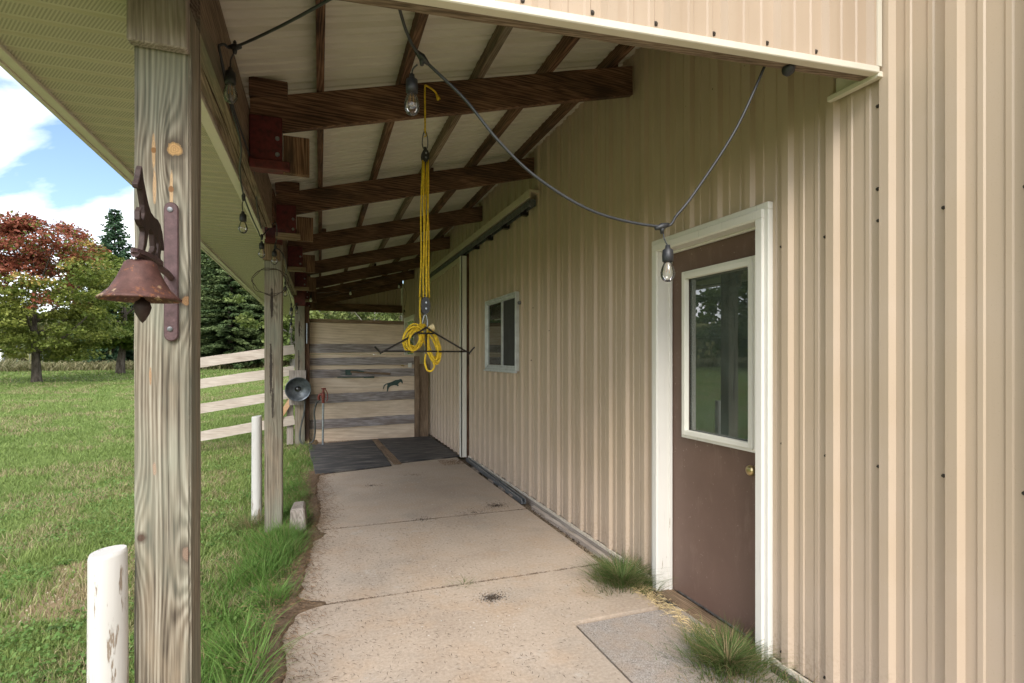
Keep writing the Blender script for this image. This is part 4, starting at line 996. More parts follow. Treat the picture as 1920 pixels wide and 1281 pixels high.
co.tube(smooth_pts([(HX+.0, HY-.02, 1.47), (HX-.005, HY-.02, 1.42), (HX+.01, HY-.02, 1.375), (HX+.035, HY-.02, 1.372), (HX+.05, HY-.02, 1.40), (HX+.035, HY-.02, 1.44)], 5), .0058, 7)
for q in range(5): co.tube(smooth_pts([(HX-.045+q*.008, HY-.028, 1.625-q*.004), (HX-.03+q*.006, HY+.0, 1.642), (HX-.015+q*.008, HY+.028, 1.62)], 4), .0058, 6)
co.build('rope_coil', 'yellow_rope', ho, smooth=True)
MB().lathe([(.010, 0), (.017, .02), (.02, .035), (0, .038)], (HX+.015, HY-.02, 1.615), 9, (.9, 0, .35)).build('frayed_end', 'frayed_rope', ho)
gm = thing('gambrel', (HX, HY, 1.62), 'black steel gambrel hanger hooked below the yellow rope hoist', 'gambrel hanger')
g_ = MB(); W_ = .245
for sx in (-1, 1):
    g_.tube(smooth_pts([(HX, HY-.035, 1.625), (HX+sx*.012, HY-.035, 1.615), (HX+sx*.06, HY-.035, 1.585), (HX+sx*W_, HY-.035, 1.481), (HX+sx*(W_+.012), HY-.035, 1.476), (HX+sx*(W_+.03), HY-.035, 1.495), (HX+sx*(W_+.045), HY-.035, 1.51)], 4), .0052, 8)
g_.tube([(HX-W_, HY-.035, 1.484), (HX+W_, HY-.035, 1.484)], .005, 8)
g_.tube([(HX-.045, HY-.035, 1.588), (HX+.045, HY-.035, 1.588)], .005, 8); g_.tube([(HX, HY-.035, 1.588), (HX, HY-.035, 1.484)], .005, 8)
g_.build('frame', 'black_steel', gm, smooth=True)

# ------------------------------------------------------------------ grass and small litter
def blades(name, x, y, z, h, w, tint, lean=.5, seg=2, mat='blade', kind='stuff', parent=None, outward=None):
    n = len(x); az = nrg.uniform(0, 2*np.pi, n) if outward is None else outward
    ln = h*lean*nrg.uniform(.3, 1.3, n)
    face = az+np.pi/2+nrg.normal(0, .5, n)
    dx, dy = np.cos(az), np.sin(az); sx, sy = np.cos(face)*w/2, np.sin(face)*w/2
    rows = []
    for i in range(seg+1):
        t = i/seg; cx = x+dx*ln*t**1.8; cy = y+dy*ln*t**1.8; cz = z+h*(t-.18*lean*t*t)
        k = (1-t)**.7 if i < seg else 0
        if i < seg: rows += [np.stack([cx-sx*k, cy-sy*k, cz], -1), np.stack([cx+sx*k, cy+sy*k, cz], -1)]
        else: rows += [np.stack([cx, cy, cz], -1)]
    V = np.stack(rows, 1); m = V.shape[1]; V = V.reshape(-1, 3); o = np.arange(n)*m
    F = []
    for i in range(seg-1): F += [np.stack([o+2*i, o+2*i+1, o+2*i+3], -1), np.stack([o+2*i, o+2*i+3, o+2*i+2], -1)]
    F.append(np.stack([o+m-3, o+m-2, o+m-1], -1))
    T = np.concatenate([tint]*len(F)); return arrays_obj(name, V, np.concatenate(F), mat, T, parent, kind)
LX = np.vectorize(left_x)
def grass_tint(x, y, n, dry=.75):
    a = np.array([.155, .24, .058]); b = np.array([.30, .375, .12]); c = np.array([.42, .36, .20])
    t = np.clip(fbm(x, y, .9, 21)*.6+nrg.random(n)*.5-.05, 0, 1)[:, None]
    col_ = a*(1-t)+b*t
    d = (np.clip(dirt_mask(x, y)*.6+dry*(fbm(x, y, 1.6, 33) > .55)*.6, 0, .9) > nrg.random(n))[:, None]
    return np.where(d, c*nrg.uniform(.6, 1.2, (n, 1)), col_*nrg.uniform(.75, 1.2, (n, 1)))
def lawn_grass():
    N = 300000; az = nrg.uniform(R(-36), R(-.5), N); u = nrg.random(N); a, b = 1.9**.7, 26**.7
    d = (a+u*(b-a))**(1/.7); x = np.sin(az)*d; y = np.cos(az)*d
    keep = (x < np.where(y < 9.8, LX(np.clip(y, .3, 9.79))-.11, .9)) & (nrg.random(N) > dirt_mask(x, y)*.66)
    x, y, d = x[keep], y[keep], d[keep]; n = len(x); z = ground_z(x, y)-.004
    tall = fbm(x, y, 2.2, 41)
    h = (.035+.055*tall)*nrg.uniform(.6, 1.35, n)+.0011*d; w = .0034+.0010*d
    blades('lawn_grass', x, y, z, h, w, grass_tint(x, y, n), .8)
    # clover and other flat leaves mixed into the near lawn
    N = 30000; az = nrg.uniform(R(-36), R(-2), N); d = (1.9**.6+nrg.random(N)*(9**.6-1.9**.6))**(1/.6); x = np.sin(az)*d; y = np.cos(az)*d
    keep = (x < LX(np.clip(y, .3, 9.79))-.2) & (y < 9) & (fbm(x, y, 1.5, 51) > .52) & (nrg.random(N) > dirt_mask(x, y)*.9); x, y, d = x[keep], y[keep], d[keep]
    flat_leaves('clover', x, y, ground_z(x, y)+nrg.uniform(.02, .07, len(x)), nrg.uniform(.005, .010, len(x))*(1+.05*d), (.10, .20, .04), (.20, .31, .09))
def flat_leaves(name, x, y, z, r, c0, c1):
    n = len(x); az = nrg.uniform(0, 6.283, n); ti = nrg.normal(0, .45, n); tj = nrg.normal(0, .45, n)
    vs = []
    for k in range(4):
        a = az+k*np.pi/2; rr = r*(1.25 if k % 2 == 0 else .8); px = np.cos(a)*rr; py = np.sin(a)*rr
        vs.append(np.stack([x+px, y+py, z+px*ti+py*tj], -1))
    V = np.stack(vs, 1).reshape(-1, 3); F = (np.arange(n)*4)[:, None]+np.arange(4)
    t = nrg.random((n, 1)); return arrays_obj(name, V, F, 'blade', np.array(c0)*(1-t)+np.array(c1)*t, kind='stuff')
lawn_grass()
def far_grass():
    N = 60000; az = nrg.uniform(R(-40), R(-1), N); d = 22+nrg.random(N)**.8*30; x = np.sin(az)*d; y = np.cos(az)*d; z = ground_z(x, y)
    blades('lawn_grass', x, y, z-.01, nrg.uniform(.05, .12, N), nrg.uniform(.03, .07, N), grass_tint(x, y, N, .4), .9)
far_grass()
def verge():
    N = 40000; y = 1.6+nrg.random(N)**1.3*7.7; off = np.abs(nrg.normal(0, .27, N))+.015; x = LX(y)-off
    cl = fbm(x, y, 2.6, 61); dens = np.clip((cl-.26)*3.2, .25, 1)*np.where(y > 6.6, .16, 1)*np.where(off < .05, .45, 1)
    keep = nrg.random(N) < dens; x, y, cl, off = x[keep], y[keep], cl[keep], off[keep]; n = len(x)
    h = (.10+.36*np.clip(cl-.3, 0, .5))*nrg.uniform(.5, 1.35, n)*np.where(off > .5, .6, 1)*np.where(y > 5.2, .5, 1)*np.clip(.45+off*3.5, 0, 1)
    t = nrg.random((n, 1)); c = np.array([.085, .185, .032])*(1-t)+np.array([.20, .335, .08])*t
    dry = (nrg.random(n) < .08)[:, None]; c = np.where(dry, np.array([.30, .24, .12]), c)
    blades('verge_grass', x, y, ground_z(x, y)-.005, h, nrg.uniform(.0035, .0075, n), c, .85, 4)
verge()
def tall_grass():
    V = [(-.34, 2.42, .34, 170), (-.30, 2.78, .30, 130), (-.40, 3.05, .28, 110), (-.28, 3.5, .24, 90), (-.36, 3.95, .26, 100), (-.55, 2.75, .22, 70), (-.24, 4.35, .24, 80), (-.5, 3.5, .2, 70)]
    for (cx, cy, h, n) in V:
        a = nrg.uniform(0, 6.283, n); r_ = np.abs(nrg.normal(0, .07, n)); x = cx+np.cos(a)*r_; y = cy+np.sin(a)*r_
        t = nrg.random((n, 1)); c = np.array([.095, .20, .035])*(1-t)+np.array([.22, .36, .09])*t
        blades('tall_grass', x, y, ground_z(x, y)-.01, h*nrg.uniform(.3, .95, n), nrg.uniform(.006, .011, n), c, 1.0, 5, outward=a+nrg.normal(0, .4, n))
    N = 9000; x = nrg.uniform(-4.5, -.7, N); y = nrg.uniform(1.8, 7, N); k = nrg.random(N) < (dirt_mask(x, y)-.25)*1.4; x, y = x[k], y[k]; n = len(x)
    a = nrg.uniform(0, 6.283, n); rr = nrg.uniform(.005, .016, n); z = ground_z(x, y); P = []
    for q in range(4):
        e = a+q*np.pi/2; f = nrg.uniform(.6, 1.2, n); P.append(np.stack([x+np.cos(e)*rr*f, y+np.sin(e)*rr*f, z-.004], -1))
    P.append(np.stack([x, y, z+rr*.9], -1)); V = np.stack(P, 1).reshape(-1, 3); o = (np.arange(n)*5)[:, None]
    F = np.concatenate([o+np.array([[q, (q+1) % 4, 4]]) for q in range(4)])
    t = nrg.random((n, 1)); c = np.array([.26, .20, .13])*(1-t)+np.array([.58, .50, .38])*t
    arrays_obj('gravel', V, F, 'gravel_bits', np.concatenate([c]*4), kind='stuff')
g_ = NG('gravel_bits'); M['gravel_bits'] = g_.done(g_.attr('tint'), .9, None, 0, .2)
tall_grass()
def weeds():
    V = []; F = []; T = []
    spots = [(-.37, 2.26, .24), (-.33, 2.30, .15), (-.42, 2.55, .11), (-.30, 2.85, .10), (-.28, 3.35, .11), (-.5, 3.1, .09), (-.36, 3.75, .10), (-.62, 2.7, .09), (-.55, 3.9, .09), (-.25, 4.4, .09), (-.7, 4.6, .08), (-.33, 2.62, .12)]
    for q in range(60): spots.append((-.25-abs(rnd.gauss(0, .5))-.05, rnd.uniform(2.2, 7.0), rnd.uniform(.04, .085)))
    for q in range(90): spots.append((rnd.uniform(-3.2, -.8), rnd.uniform(2.1, 6), rnd.uniform(.03, .06)))
    for (x, y, L_) in spots:
        z0 = float(ground_z(x, y)); nl = rnd.randint(5, 9)
        for k in range(nl):
            a = 6.283*k/nl+rnd.uniform(-.4, .4); l = L_*rnd.uniform(.7, 1.2); w = l*rnd.uniform(.16, .26); el = rnd.uniform(.25, .9)
            o = len(V); cols = (.07+.06*rnd.random(), .15+.08*rnd.random(), .03+.02*rnd.random())
            for t, ww in ((.05, .15), (.35, .8), (.7, 1), (1, .12)):
                r_ = l*t*math.cos(el*(1-.5*t)); zz = l*math.sin(el)*t*(1.25-.75*t)
                for sg in (-1, 1): V.append((x+math.cos(a)*r_-math.sin(a)*w*ww*sg, y+math.sin(a)*r_+math.cos(a)*w*ww*sg, z0+zz+.012*(ww)))
            for i in range(3): F.append((o+2*i, o+2*i+1, o+2*i+3, o+2*i+2)); T.append(cols)
    arrays_obj('weed_leaves', np.array(V), np.array(F), 'blade', np.array(T), kind='stuff')
weeds()
def tuft(x, y, n, rad, h, label, dryfrac=.12, z=0, hook=.9):
    a = nrg.uniform(0, 6.283, n); rr = rad*np.abs(nrg.normal(0, .5, n))*.80*(1+.35*np.sin(3*a+x*9)+.2*np.sin(5*a+y*7))
    px, py = np.cos(a)*rr, np.sin(a)*rr
    px = np.minimum(px, 2.0-x-.01)
    rq = np.clip(np.hypot(px, py)/(rad*.75), 0, 1.4); hh = h*nrg.uniform(.35, 1.15, n)*(1.1-.55*rq); t = nrg.random((n, 1)); c = np.array([.065, .12, .028])*(1-t)+np.array([.19, .26, .085])*t
    c = np.where((nrg.random(n) < dryfrac)[:, None], np.array([.36, .27, .15]), c)
    out = a+nrg.normal(0, .5, n)
    o = blades('grass_tuft', px, py, np.zeros(n)-.02, hh, nrg.uniform(.0022, .0050, n), c, hook, 5, kind=None, outward=out)
    o.location = (x, y, z); return tag(o, label, 'grass tuft', 'grass tufts growing at the foot of the wall')
tuft(1.83, 2.985, 2200, .30, .19, 'bushy green grass tuft at wall foot left of the door frame', .16, hook=1.25)
tuft(1.82, 2.03, 2300, .34, .16, 'spreading grass tuft below the near door jamb', .24, hook=1.3)
tuft(.86, 3.30, 70, .13, .07, 'small thin grass sprig in the slab joint', .1, hook=1.6)
tuft(-.60, 5.35, 480, .24, .26, 'long drooping dry-green grass around the second white bollard', .45, -.12)
tuft(1.93, 1.70, 160, .2, .12, 'thin dry grass at the wall foot right of the door', .4)
def litter(name, x, y, ln, wd, mat, z=.0015, flat=.004):
    n = len(x); a = nrg.uniform(0, 3.1416, n); V = []
    hx, hy = np.cos(a)*ln/2, np.sin(a)*ln/2; wx, wy = -np.sin(a)*wd/2, np.cos(a)*wd/2; zt = nrg.uniform(.3, 1, n)*flat
    be = nrg.normal(0, .25, n)*ln
    p = [np.stack([x-hx-wx, y-hy-wy, np.full(n, z)], -1), np.stack([x+wx*0+be*wx/wd*.5, y+be*wy/wd*.5, z+zt], -1), np.stack([x+hx+wx, y+hy+wy, np.full(n, z)], -1), np.stack([x+wx*1.4+be*wx/wd*.5, y+wy*1.4+be*wy/wd*.5, z+zt*.8], -1)]
    V = np.stack(p, 1).reshape(-1, 3); F = (np.arange(n)*4)[:, None]+np.arange(4)
    return arrays_obj(name, V, F, mat, None, kind='stuff')
def soil_edge():
    ys = np.arange(1.6, 7.3, .035); V = []; F = []
    w = .018+.05*fbm(ys*0+3, ys, 2.5, 77)+.03*vnoise(ys*0, ys, 17, 78)+.02*vnoise(ys*0+2, ys, 41, 79)-.042
    w += .20*np.exp(-((ys-3.33)/.06)**2)+.10*np.exp(-((ys-4.62)/.12)**2)
    for i, y in enumerate(ys):
        l = float(left_x(y)); k = .5+.5*vnoise(np.array([y*3.]), np.array([1.]), 5, 3)[0]
        for t, zz in ((-.16, -.045), (-.05, -.004), (-.01, .012*k+.003), (w[i]*.55, .011*k+.003), (w[i]*.9, .004), (w[i], -.004)): V.append((l+t+.012*(rnd.random()-.5), y, zz))
    for i in range(len(ys)-1):
        for q in range(5): F.append((i*6+q, i*6+q+1, i*6+q+7, i*6+q+6))
    o = arrays_obj('soil', np.array(V), np.array(F), 'soil', None, kind='stuff'); o.data.shade_smooth()
def soil_mat():
    g = NG('soil'); v = g.obj(False); n = g.noise(v, 9, 5, .65); f = g.noise(v, 90, 4, .7)
    b = g.ramp(n, [(.3, (.10, .065, .04)), (.55, (.20, .135, .085)), (.75, (.30, .225, .155))]); b = g.mix(.4, b, g.ramp(f, [(.3, (.04, .027, .018)), (.7, (.38, .28, .19))]))
    M['soil'] = g.done(b, .95, g.bump(f, .9, .008), 0, .2)
soil_mat(); soil_edge()
def scatter():
    # grass clippings blown over the slab, densest near its left edge
    n = 2300; y = nrg.uniform(1.9, 4.6, n); x = LX(y)+.12+np.abs(nrg.normal(0, .8, n)); k = (x < 1.82) & ~((x > 1.28) & (y < 2.64)); x, y = x[k], y[k]
    litter('dry_clippings', x, y, nrg.uniform(.006, .034, len(x)), nrg.uniform(.0018, .0038, len(x)), 'debris_dark')
    x = nrg.uniform(1.33, 1.9, 500); y = nrg.uniform(1.5, 2.6, 500); litter('dry_clippings', x, y, nrg.uniform(.005, .022, 500), np.full(500, .002), 'debris_dark', -.010)
    # dead needles and soil along the ragged edge
    n = 9500; y = nrg.uniform(1.7, 7.2, n); w = .10+.12*fbm(y*0, y, 1.7, 71); x = LX(y)-.02+nrg.normal(0, 1, n)*w*.55
    k = x < LX(y)+.24; x, y = x[k], y[k]; m = len(x)
    zz = np.where(x > LX(y), .002, -.022)
    for q, mt in ((0, 'soil_brown'), (1, 'straw_brown')):
        s = slice(q*m//2, (q+1)*m//2)
        litter('dead_needles', x[s], y[s], nrg.uniform(.02, .06, len(x[s])), np.full(len(x[s]), .0030), mt, .010, .012)
    # dropping piles: dark bits with white flecks round them
    for (cx, cy, n, r_) in ((.975, 3.06, 420, .075), (1.62, 4.95, 330, .16), (1.35, 4.80, 130, .17), (.86, 4.75, 80, .12), (.55, 6.2, 70, .14), (1.1, 6.6, 60, .18)):
        a = nrg.uniform(0, 6.283, n); rr = np.abs(nrg.normal(0, 1, n))*r_*.62
        litter('bird_droppings', cx+np.cos(a)*rr, cy+np.sin(a)*rr*.8, nrg.uniform(.006, .016, n), nrg.uniform(.004, .007, n), 'debris_dark', .002, .008)
        n2 = n//2; a = nrg.uniform(0, 6.283, n2); rr = (np.abs(nrg.normal(0, 1, n2))*.8+.4)*r_
        litter('bird_droppings', cx+np.cos(a)*rr, cy+np.sin(a)*rr*.8, nrg.uniform(.005, .014, n2), nrg.uniform(.004, .008, n2), 'debris_white', .0015, .003)
    for (yj, xa) in ((3.311, -.05), (4.75, .0)):
        n = 420; x = nrg.uniform(xa, 1.86, n); litter('joint_dirt', x, yj+nrg.normal(0, .006, n), nrg.uniform(.008, .03, n), nrg.uniform(.003, .007, n), 'soil_brown', .0012, .003)
    n = 130; litter('bird_droppings', nrg.uniform(.1, 1.7, n), nrg.uniform(2.7, 6.5, n), nrg.uniform(.005, .02, n), nrg.uniform(.004, .010, n), 'debris_white', .0012, .002)
    # straw before the doorstep
    n = 900; t = nrg.random(n)**1.3; y = 3.0-t*.85; x = 1.90+nrg.normal(0, .035, n)-.015*t
    litter('straw', x, y, nrg.uniform(.02, .07, n), nrg.uniform(.002, .004, n), 'straw', .001, .012)
    n = 900; y = nrg.uniform(3.3, 7.4, n); x = nrg.uniform(1.865, 1.99, n)
    litter('gap_litter', x, y, nrg.uniform(.008, .03, n), nrg.uniform(.004, .01, n), 'debris_dark', -.05, .02)
    n = 500; y = nrg.uniform(7.0, 7.45, n); x = nrg.uniform(1.55, 1.88, n); k = (y-7.0) < .35
    litter('wood_chips', x[k], y[k], nrg.uniform(.01, .025, k.sum()), nrg.uniform(.005, .010, k.sum()), 'straw_brown', .003, .012)
    n = 500; x = nrg.uniform(-.35, .6, n); y = 9.45+nrg.normal(0, .1, n)
    litter('dead_needles', x, y, nrg.uniform(.02, .05, n), np.full(n, .004), 'straw_brown', .004, .02)

scatter()

# ------------------------------------------------------------------ trees
def limb_tubes(m, base, h, r0, crown_r, n, start, rr, up=.75):
    top = Vector(base)+Vector((rr.uniform(-.2, .2), rr.uniform(-.2, .2), h*.74)); base = Vector(base)
    pts = [base+Vector((0, 0, -.3)), base, base.lerp(top, .12), base.lerp(top, .35)+Vector((rr.uniform(-.1,.1), rr.uniform(-.1,.1), 0)), base.lerp(top, .65)+Vector((rr.uniform(-.2,.2), rr.uniform(-.2,.2), 0)), top]
    m.tube(smooth_pts(pts, 3), [r0*k for k in np.interp(np.linspace(0, 1, 16), [0, .12, .25, .5, .8, 1], [1.5, 1.25, 1., .75, .35, .08])], 9)
    for k in range(n):
        t = start+(.88-start)*(k+.5)/n; a = 2.4*k+rr.uniform(-.4, .4); L_ = crown_r*rr.uniform(.5, .85)*(1.1-.9*abs(t-.42))
        p = base.lerp(top, t); d = Vector((math.cos(a), math.sin(a), up*rr.uniform(.5, 1.2)))
        q1 = p+d*L_*.4; q2 = p+d*L_*.75+Vector((0, 0, .1*L_)); q3 = p+d*L_+Vector((rr.uniform(-.2,.2), rr.uniform(-.2,.2), .2*L_))
        m.tube(smooth_pts([p, q1, q2, q3], 3), [r0*.42*(1-t*.5)*k for k in np.linspace(1, .12, 10)], 6)
def crown(base, h, cz0, rad, nclump, nleaf, size, colours, seed, squash=.62, lean=(0, 0), shape=1.0, gap=.25):
    """leaf quads gathered in uneven clumps round limb ends; colours(x,y,z,t)->rgb"""
    g = np.random.default_rng(seed); C = []
    while len(C) < nclump:
        u = g.random(); zz = cz0+(h-cz0)*u
        prof = (math.sin(math.pi*(u*.86+.10)))**shape*rad*(1.05-.28*u)
        a = g.uniform(0, 6.283); rr = prof*math.sqrt(g.uniform(.08, 1))*(1+.26*math.sin(3*a+seed+u*2)+.20*math.sin(5*a+u*7)+.12*math.sin(9*u+2*a+seed))
        x, y = rr*math.cos(a)+lean[0]*u, rr*math.sin(a)+lean[1]*u
        if mnoise.noise(Vector((x*.9+seed, y*.9, zz*1.1))) < -gap: continue
        C.append((x, y, zz, g.uniform(.55, 1.15)))
    C = np.array(C); idx = np.repeat(np.arange(nclump), nleaf); n = len(idx)
    s = rad*.17*C[idx, 3]
    off = g.normal(0, 1, (n, 3)); off *= (g.random((n, 1))**.4)/np.maximum(np.linalg.norm(off, axis=1, keepdims=True), .3)
    P = C[idx, :3]+off*np.stack([s*1.25, s*1.25, s*squash], -1)
    P[:, 2] -= (off[:, 0]**2+off[:, 1]**2)*s*.25
    nrm = g.normal(0, .55, (n, 3)); nrm[:, 2] += .8; nrm /= np.linalg.norm(nrm, axis=1, keepdims=True)
    t = np.cross(nrm, g.normal(0, 1, (n, 3))); t /= np.maximum(np.linalg.norm(t, axis=1, keepdims=True), 1e-6); b = np.cross(nrm, t)
    L_ = size*g.uniform(.6, 1.3, (n, 1)); W_ = L_*.62
    V = np.stack([P-t*L_*.5, P+b*W_*.5-nrm*L_*.06, P+t*L_*.5, P-b*W_*.5-nrm*L_*.06], 1).reshape(-1, 3)
    F = (np.arange(n)*4)[:, None]+np.arange(4)
    ctone = g.random(nclump)[idx]; T = colours(P, ctone, g.random(n))
    V[:, 0] += base[0]; V[:, 1] += base[1]; V[:, 2] += base[2]
    return V, F, T
def lerp3(a, b, t): return np.array(a)*(1-t[:, None])+np.array(b)*t[:, None]
def greens(a, b):
    def f(P, c, r): return lerp3(a, b, np.clip(.65*c+.35*r, 0, 1))*(.8+.4*r)[:, None]
    return f
def tree(name, label, cat, x, y, h, r0, crown_args, group=None, bark_='bark', nl=9, start=.28, seed=1):
    z = float(ground_z(x, y)); root = thing(name, (x, y, z), label, cat, group); m = MB(); rr = random.Random(seed)
    limb_tubes(m, (x, y, z), h, r0, crown_args['rad'], nl, start, rr)
    t = m.build('trunk', bark_, root, smooth=True)
    V, F, T = crown((0, 0, 0), h=h, seed=seed, **crown_args)
    c = arrays_obj('crown', V, F, 'leaf', T, root); return root
def at(u, fw):       # ground position seen in direction u (pixels of the 1920 wide photograph) at depth fw
    s_, c_ = math.sin(math.atan(.36)), math.cos(math.atan(.36)); q = (u-960)/1000
    return (fw*(q*c_+s_), fw*(c_-q*s_))
def maple_cols(P, c, r):
    g1 = lerp3((.10, .15, .03), (.27, .29, .065), np.clip(.6*c+.4*r, 0, 1))
    red = lerp3((.20, .052, .036), (.36, .135, .075), np.clip(.6*c+.4*r, 0, 1))
    orange = lerp3((.32, .22, .05), (.40, .30, .09), r)
    f = (P[:, 2]-3.5)/2.6-(P[:, 0]-.3)*.13+.5*(vnoise(P[:, 0]+9, P[:, 2]+P[:, 1]*.6, .9, 4)-.5)
    patch = (vnoise(P[:, 0]+3, P[:, 2]+P[:, 1]*.4, .75, 8) > .76) & (P[:, 2] > 2.6)
    f = f+.28*(c-.5); k = ((f > .22) | patch) & (r > .12); o = (~k) & (f > .08) & (r > .45)
    return np.where(k[:, None], red, np.where(o[:, None], orange, g1))
X_, Y_ = at(69, 20)
tree('maple_tree', 'maple tree turning red at the top with green lower branches on the lawn', 'tree', X_, Y_, 6.1, .17, dict(cz0=.95, rad=3.0, nclump=340, nleaf=125, size=.128, colours=maple_cols, squash=.45, lean=(.2, 0), shape=.62, gap=.09), nl=13, start=.22, seed=3)
X_, Y_ = at(226, 26)
tree('maple_tree', 'green leafy maple with dark trunk just behind the red-topped maple', 'tree', X_, Y_, 6.0, .21, dict(cz0=1.3, rad=2.3, nclump=230, nleaf=100, size=.19, colours=greens((.075, .13, .025), (.22, .27, .06)), squash=.45, lean=(-1.0, .4), shape=.8), nl=10, seed=5)
def needle_tree(label, x, y, h, rad, seed, cols=((.016, .045, .018), (.05, .095, .035)), z0=.9, group='dark spruces standing along the lawn', nb=None):
    z = float(ground_z(x, y)); g = np.random.default_rng(seed); rr = random.Random(seed)
    root = thing('spruce_tree', (x, y, z), label, 'tree', group)
    MB().tube([(x, y, z-.3), (x, y, z+.3), (x, y, z+h*.5), (x, y, z+h*.97)], [h*.022, h*.018, h*.011, .02], 8).build('trunk', 'bark', root, smooth=True)
    P = []; D = []; L_ = []; S = []
    zz = z0
    while zz < h*.985:
        u = (zz-z0)/(h-z0); R_ = rad*(1-u)**.85*rr.uniform(.82, 1.1)+.12; n = max(4, int(11*(1-u)**.5))
        a0 = rr.uniform(0, 6.28)
        for k in range(n):
            a = a0+6.283*k/n+rr.uniform(-.22, .22); Rb = R_*rr.uniform(.7, 1.15); dr = rr.uniform(.12, .60)*(1-.9*u)-.25*u
            nseg = max(6, int(Rb/.085)); shade = rr.random()
            for q in range(nseg):
                t = (q+.6)/nseg
                if t < .18 and u < .8: continue
                px, py = math.cos(a)*Rb*t, math.sin(a)*Rb*t; pz = zz-dr*Rb*t+.28*dr*Rb*t*t*1.6
                for w in range(5):
                    sd = rr.uniform(-1.25, 1.25); ll = (.16+.30*(1-t)*min(1, Rb))*rr.uniform(.7, 1.25)
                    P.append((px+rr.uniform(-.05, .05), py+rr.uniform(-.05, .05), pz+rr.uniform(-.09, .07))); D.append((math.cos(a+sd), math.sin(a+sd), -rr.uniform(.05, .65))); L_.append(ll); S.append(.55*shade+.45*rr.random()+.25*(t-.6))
        zz += rr.uniform(.20, .30)*(1.1-.35*u)
    P = np.array(P); D = np.array(D); D /= np.linalg.norm(D, axis=1, keepdims=True); L_ = np.array(L_)[:, None]; S = np.clip(np.array(S), 0, 1)
    up = g.normal(0, .6, P.shape); up[:, 2] += .7; sd = np.cross(D, up); sd /= np.maximum(np.linalg.norm(sd, axis=1, keepdims=True), 1e-6)
    W_ = .035+L_*.10
    V = np.stack([P, P+D*L_*.55+sd*W_, P+D*L_, P+D*L_*.55-sd*W_], 1).reshape(-1, 3); F = (np.arange(len(P))*4)[:, None]+np.arange(4)
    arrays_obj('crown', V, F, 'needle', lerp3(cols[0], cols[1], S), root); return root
spr = [(215, 34, 10.3, 2.7, 'bluish spruce with pointed top rising behind the two maples'),
       (356, 35, 13.5, 3.0, 'tall spruce mostly behind the near timber post'),
       (398, 39, 9.4, 2.6, 'spruce just right of the near post with its tip near the fascia'),
       (432, 34, 11.5, 3.0, 'broad dark spruce midway between the first and second porch posts'),
       (470, 37, 12.5, 3.0, 'tall dark spruce just left of the second porch post'),
       (512, 35, 11.0, 2.8, 'spruce standing behind the second porch post'),
       (300, 40, 12.5, 2.8, 'spruce hidden mainly behind the rusty bell and near post')]
for i, (u, fw, h, rad, lab) in enumerate(spr):
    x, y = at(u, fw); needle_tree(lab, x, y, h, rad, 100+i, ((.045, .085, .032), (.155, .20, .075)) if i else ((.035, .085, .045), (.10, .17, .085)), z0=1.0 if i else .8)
# leafy trees seen between second and third posts and through the gap over the partition
for i, (u, fw, h, rad, lab) in enumerate([(548, 30, 7.5, 2.4, 'bright green leafy tree seen between second and third porch posts'), (600, 46, 10, 3.4, 'pale green tree seen over the partition, left end of the gap'), (655, 48, 11, 3.4, 'pale green tree seen over the middle of the partition'),
                                           (705, 44, 10, 3.2, 'yellow-green tree seen over the partition, right of its middle'), (752, 47, 10.5, 3.3, 'pale green tree seen over the right end of the partition')]):
    x, y = at(u, fw); tree('leafy_tree', lab, 'tree', x, y, h, .14, dict(cz0=.5, rad=rad, nclump=150, nleaf=70, size=.26, colours=greens((.07, .12, .03), (.24, .28, .09)), squash=.6), 'leafy trees beyond the porch', 'pale_bark', 8, .2, 40+i)
# trees outside the left edge of the frame, mirrored in the door glass
for i, (x, y, h, rad) in enumerate([(-23, 9, 13, 5.2), (-26, 17, 14, 5.6), (-21, 26, 10, 4.0), (-27, 1, 14, 5.5)]):
    tree('leafy_tree', ['leafy tree on the lawn beyond left edge, mirrored in the door glass', 'tall leafy tree farther left on lawn, mirrored in the door', 'medium leafy tree left of the red maple', 'big leafy tree farthest left of the barn'][i], 'tree', x, y, h, .2, dict(cz0=1.2, rad=rad, nclump=260, nleaf=60, size=.38, colours=greens((.05, .10, .02), (.17, .22, .05)), squash=.5), 'leafy trees beyond the left edge', 'bark', 8, .25, 60+i)
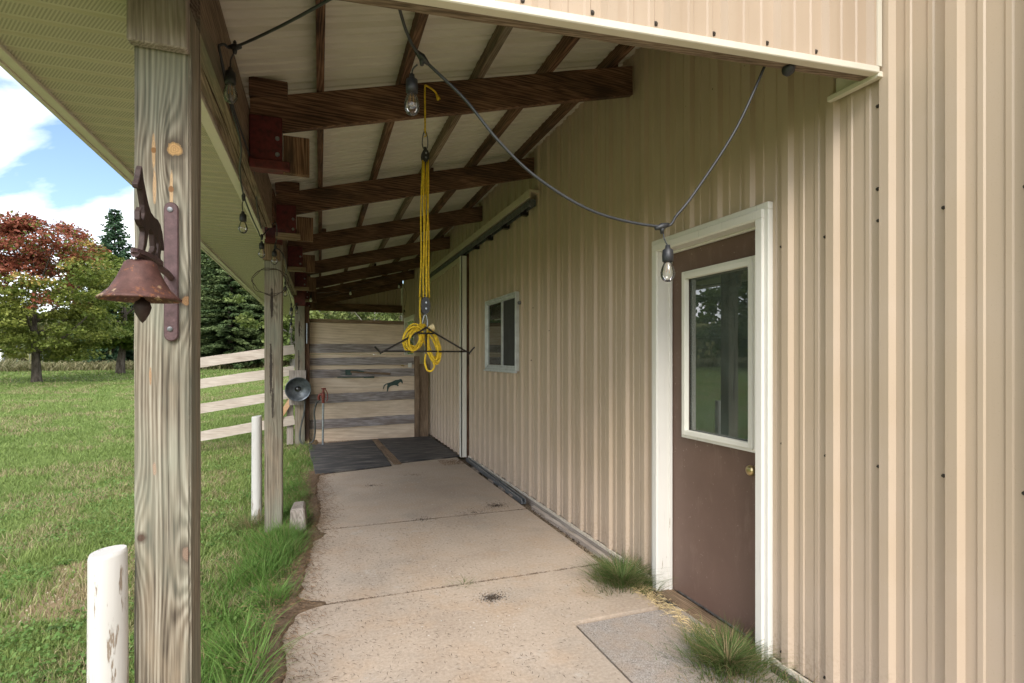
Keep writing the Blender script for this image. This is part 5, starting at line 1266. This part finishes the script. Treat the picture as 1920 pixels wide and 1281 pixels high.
# weedy strip, wire fence and far wood beyond the lawn
def far_brush():
    n = 26000; az = nrg.uniform(R(-52), R(4), n); d = nrg.uniform(37, 44, n); x = np.sin(az)*d; y = np.cos(az)*d
    k = fbm(x, y, .5, 81) > .33; x, y, d = x[k], y[k], d[k]; n = len(x); t = nrg.random((n, 1))
    c = np.array([.14, .15, .055])*(1-t)+np.array([.34, .30, .17])*t
    blades('tall_weeds', x, y, ground_z(x, y), nrg.uniform(.25, 1.0, n)*(.3+fbm(x, y, .45, 83)), nrg.uniform(.05, .12, n), c, 1.0, 3)
    n = 42000; az = nrg.uniform(R(-75), R(20), n); d = nrg.uniform(75, 95, n); x = np.sin(az)*d; y = np.cos(az)*d
    hh = (3+4*fbm(x, y, .12, 91))*(1+1.0*sstep(az, R(-12), R(-4))); z = ground_z(x, y)+hh*nrg.random(n)**.8
    r_ = nrg.uniform(.25, .55, n)
    t = nrg.random((n, 1)); V = []; a = nrg.uniform(0, 6.283, n); e = nrg.uniform(0, 6.283, n)
    for k in range(4):
        q = a+k*np.pi/2; V.append(np.stack([x+np.cos(q)*r_*np.cos(e), y+np.cos(q)*r_*np.sin(e), z+np.sin(q)*r_], -1))
    V = np.stack(V, 1).reshape(-1, 3); F = (np.arange(n)*4)[:, None]+np.arange(4)
    arrays_obj('far_wood', V, F, 'leaf', np.array([.09, .12, .045])*(1-t)+np.array([.26, .25, .11])*t, kind='stuff')
far_brush()
wf = thing('wire_fence', (*at(120, 36), 0), 'thin wire fence on dark stakes across the far lawn', 'fence')
m = MB(); pr = None
for k, u in enumerate(range(-40, 300, 24)):
    x, y = at(u, 36); z = float(ground_z(x, y)); MB().tube([(x, y, z-.2), (x, y, z+1.35)], .022, 6).build('stake', 'dull_steel', wf)
    if pr:
        for hz_ in (.3, .75, 1.2): m.tube([(pr[0], pr[1], pr[2]+hz_), (x, y, z+hz_)], .006, 4)
    pr = (x, y, z)
m.build('wires', 'dull_steel', wf, kind='stuff')
x, y = at(137, 35.5); z = float(ground_z(x, y))
hv = thing('garden_chair', (x, y, z), 'white garden chair standing far off by the wire fence', 'chair')
MB().box(x-.25, x+.25, y-.22, y+.22, z+.38, z+.43).build('seat', 'far_white', hv); MB().box(x-.25, x+.25, y+.18, y+.23, z+.43, z+.95).build('backrest', 'far_white', hv)
for sx in (-.22, .22):
    for sy in (-.19, .19): MB().box(x+sx-.025, x+sx+.025, y+sy-.025, y+sy+.025, z-.05, z+.38).build('leg', 'far_white', hv)
x, y = at(3, 34); z = float(ground_z(x, y)); o = MB().lathe([(.09, -.2), (.09, 1.05), (.07, 1.1), (0, 1.12)], (x, y, z), 12).build('marker_post', 'far_white', None); tag(o, 'white marker post far away at the lawn edge', 'post')
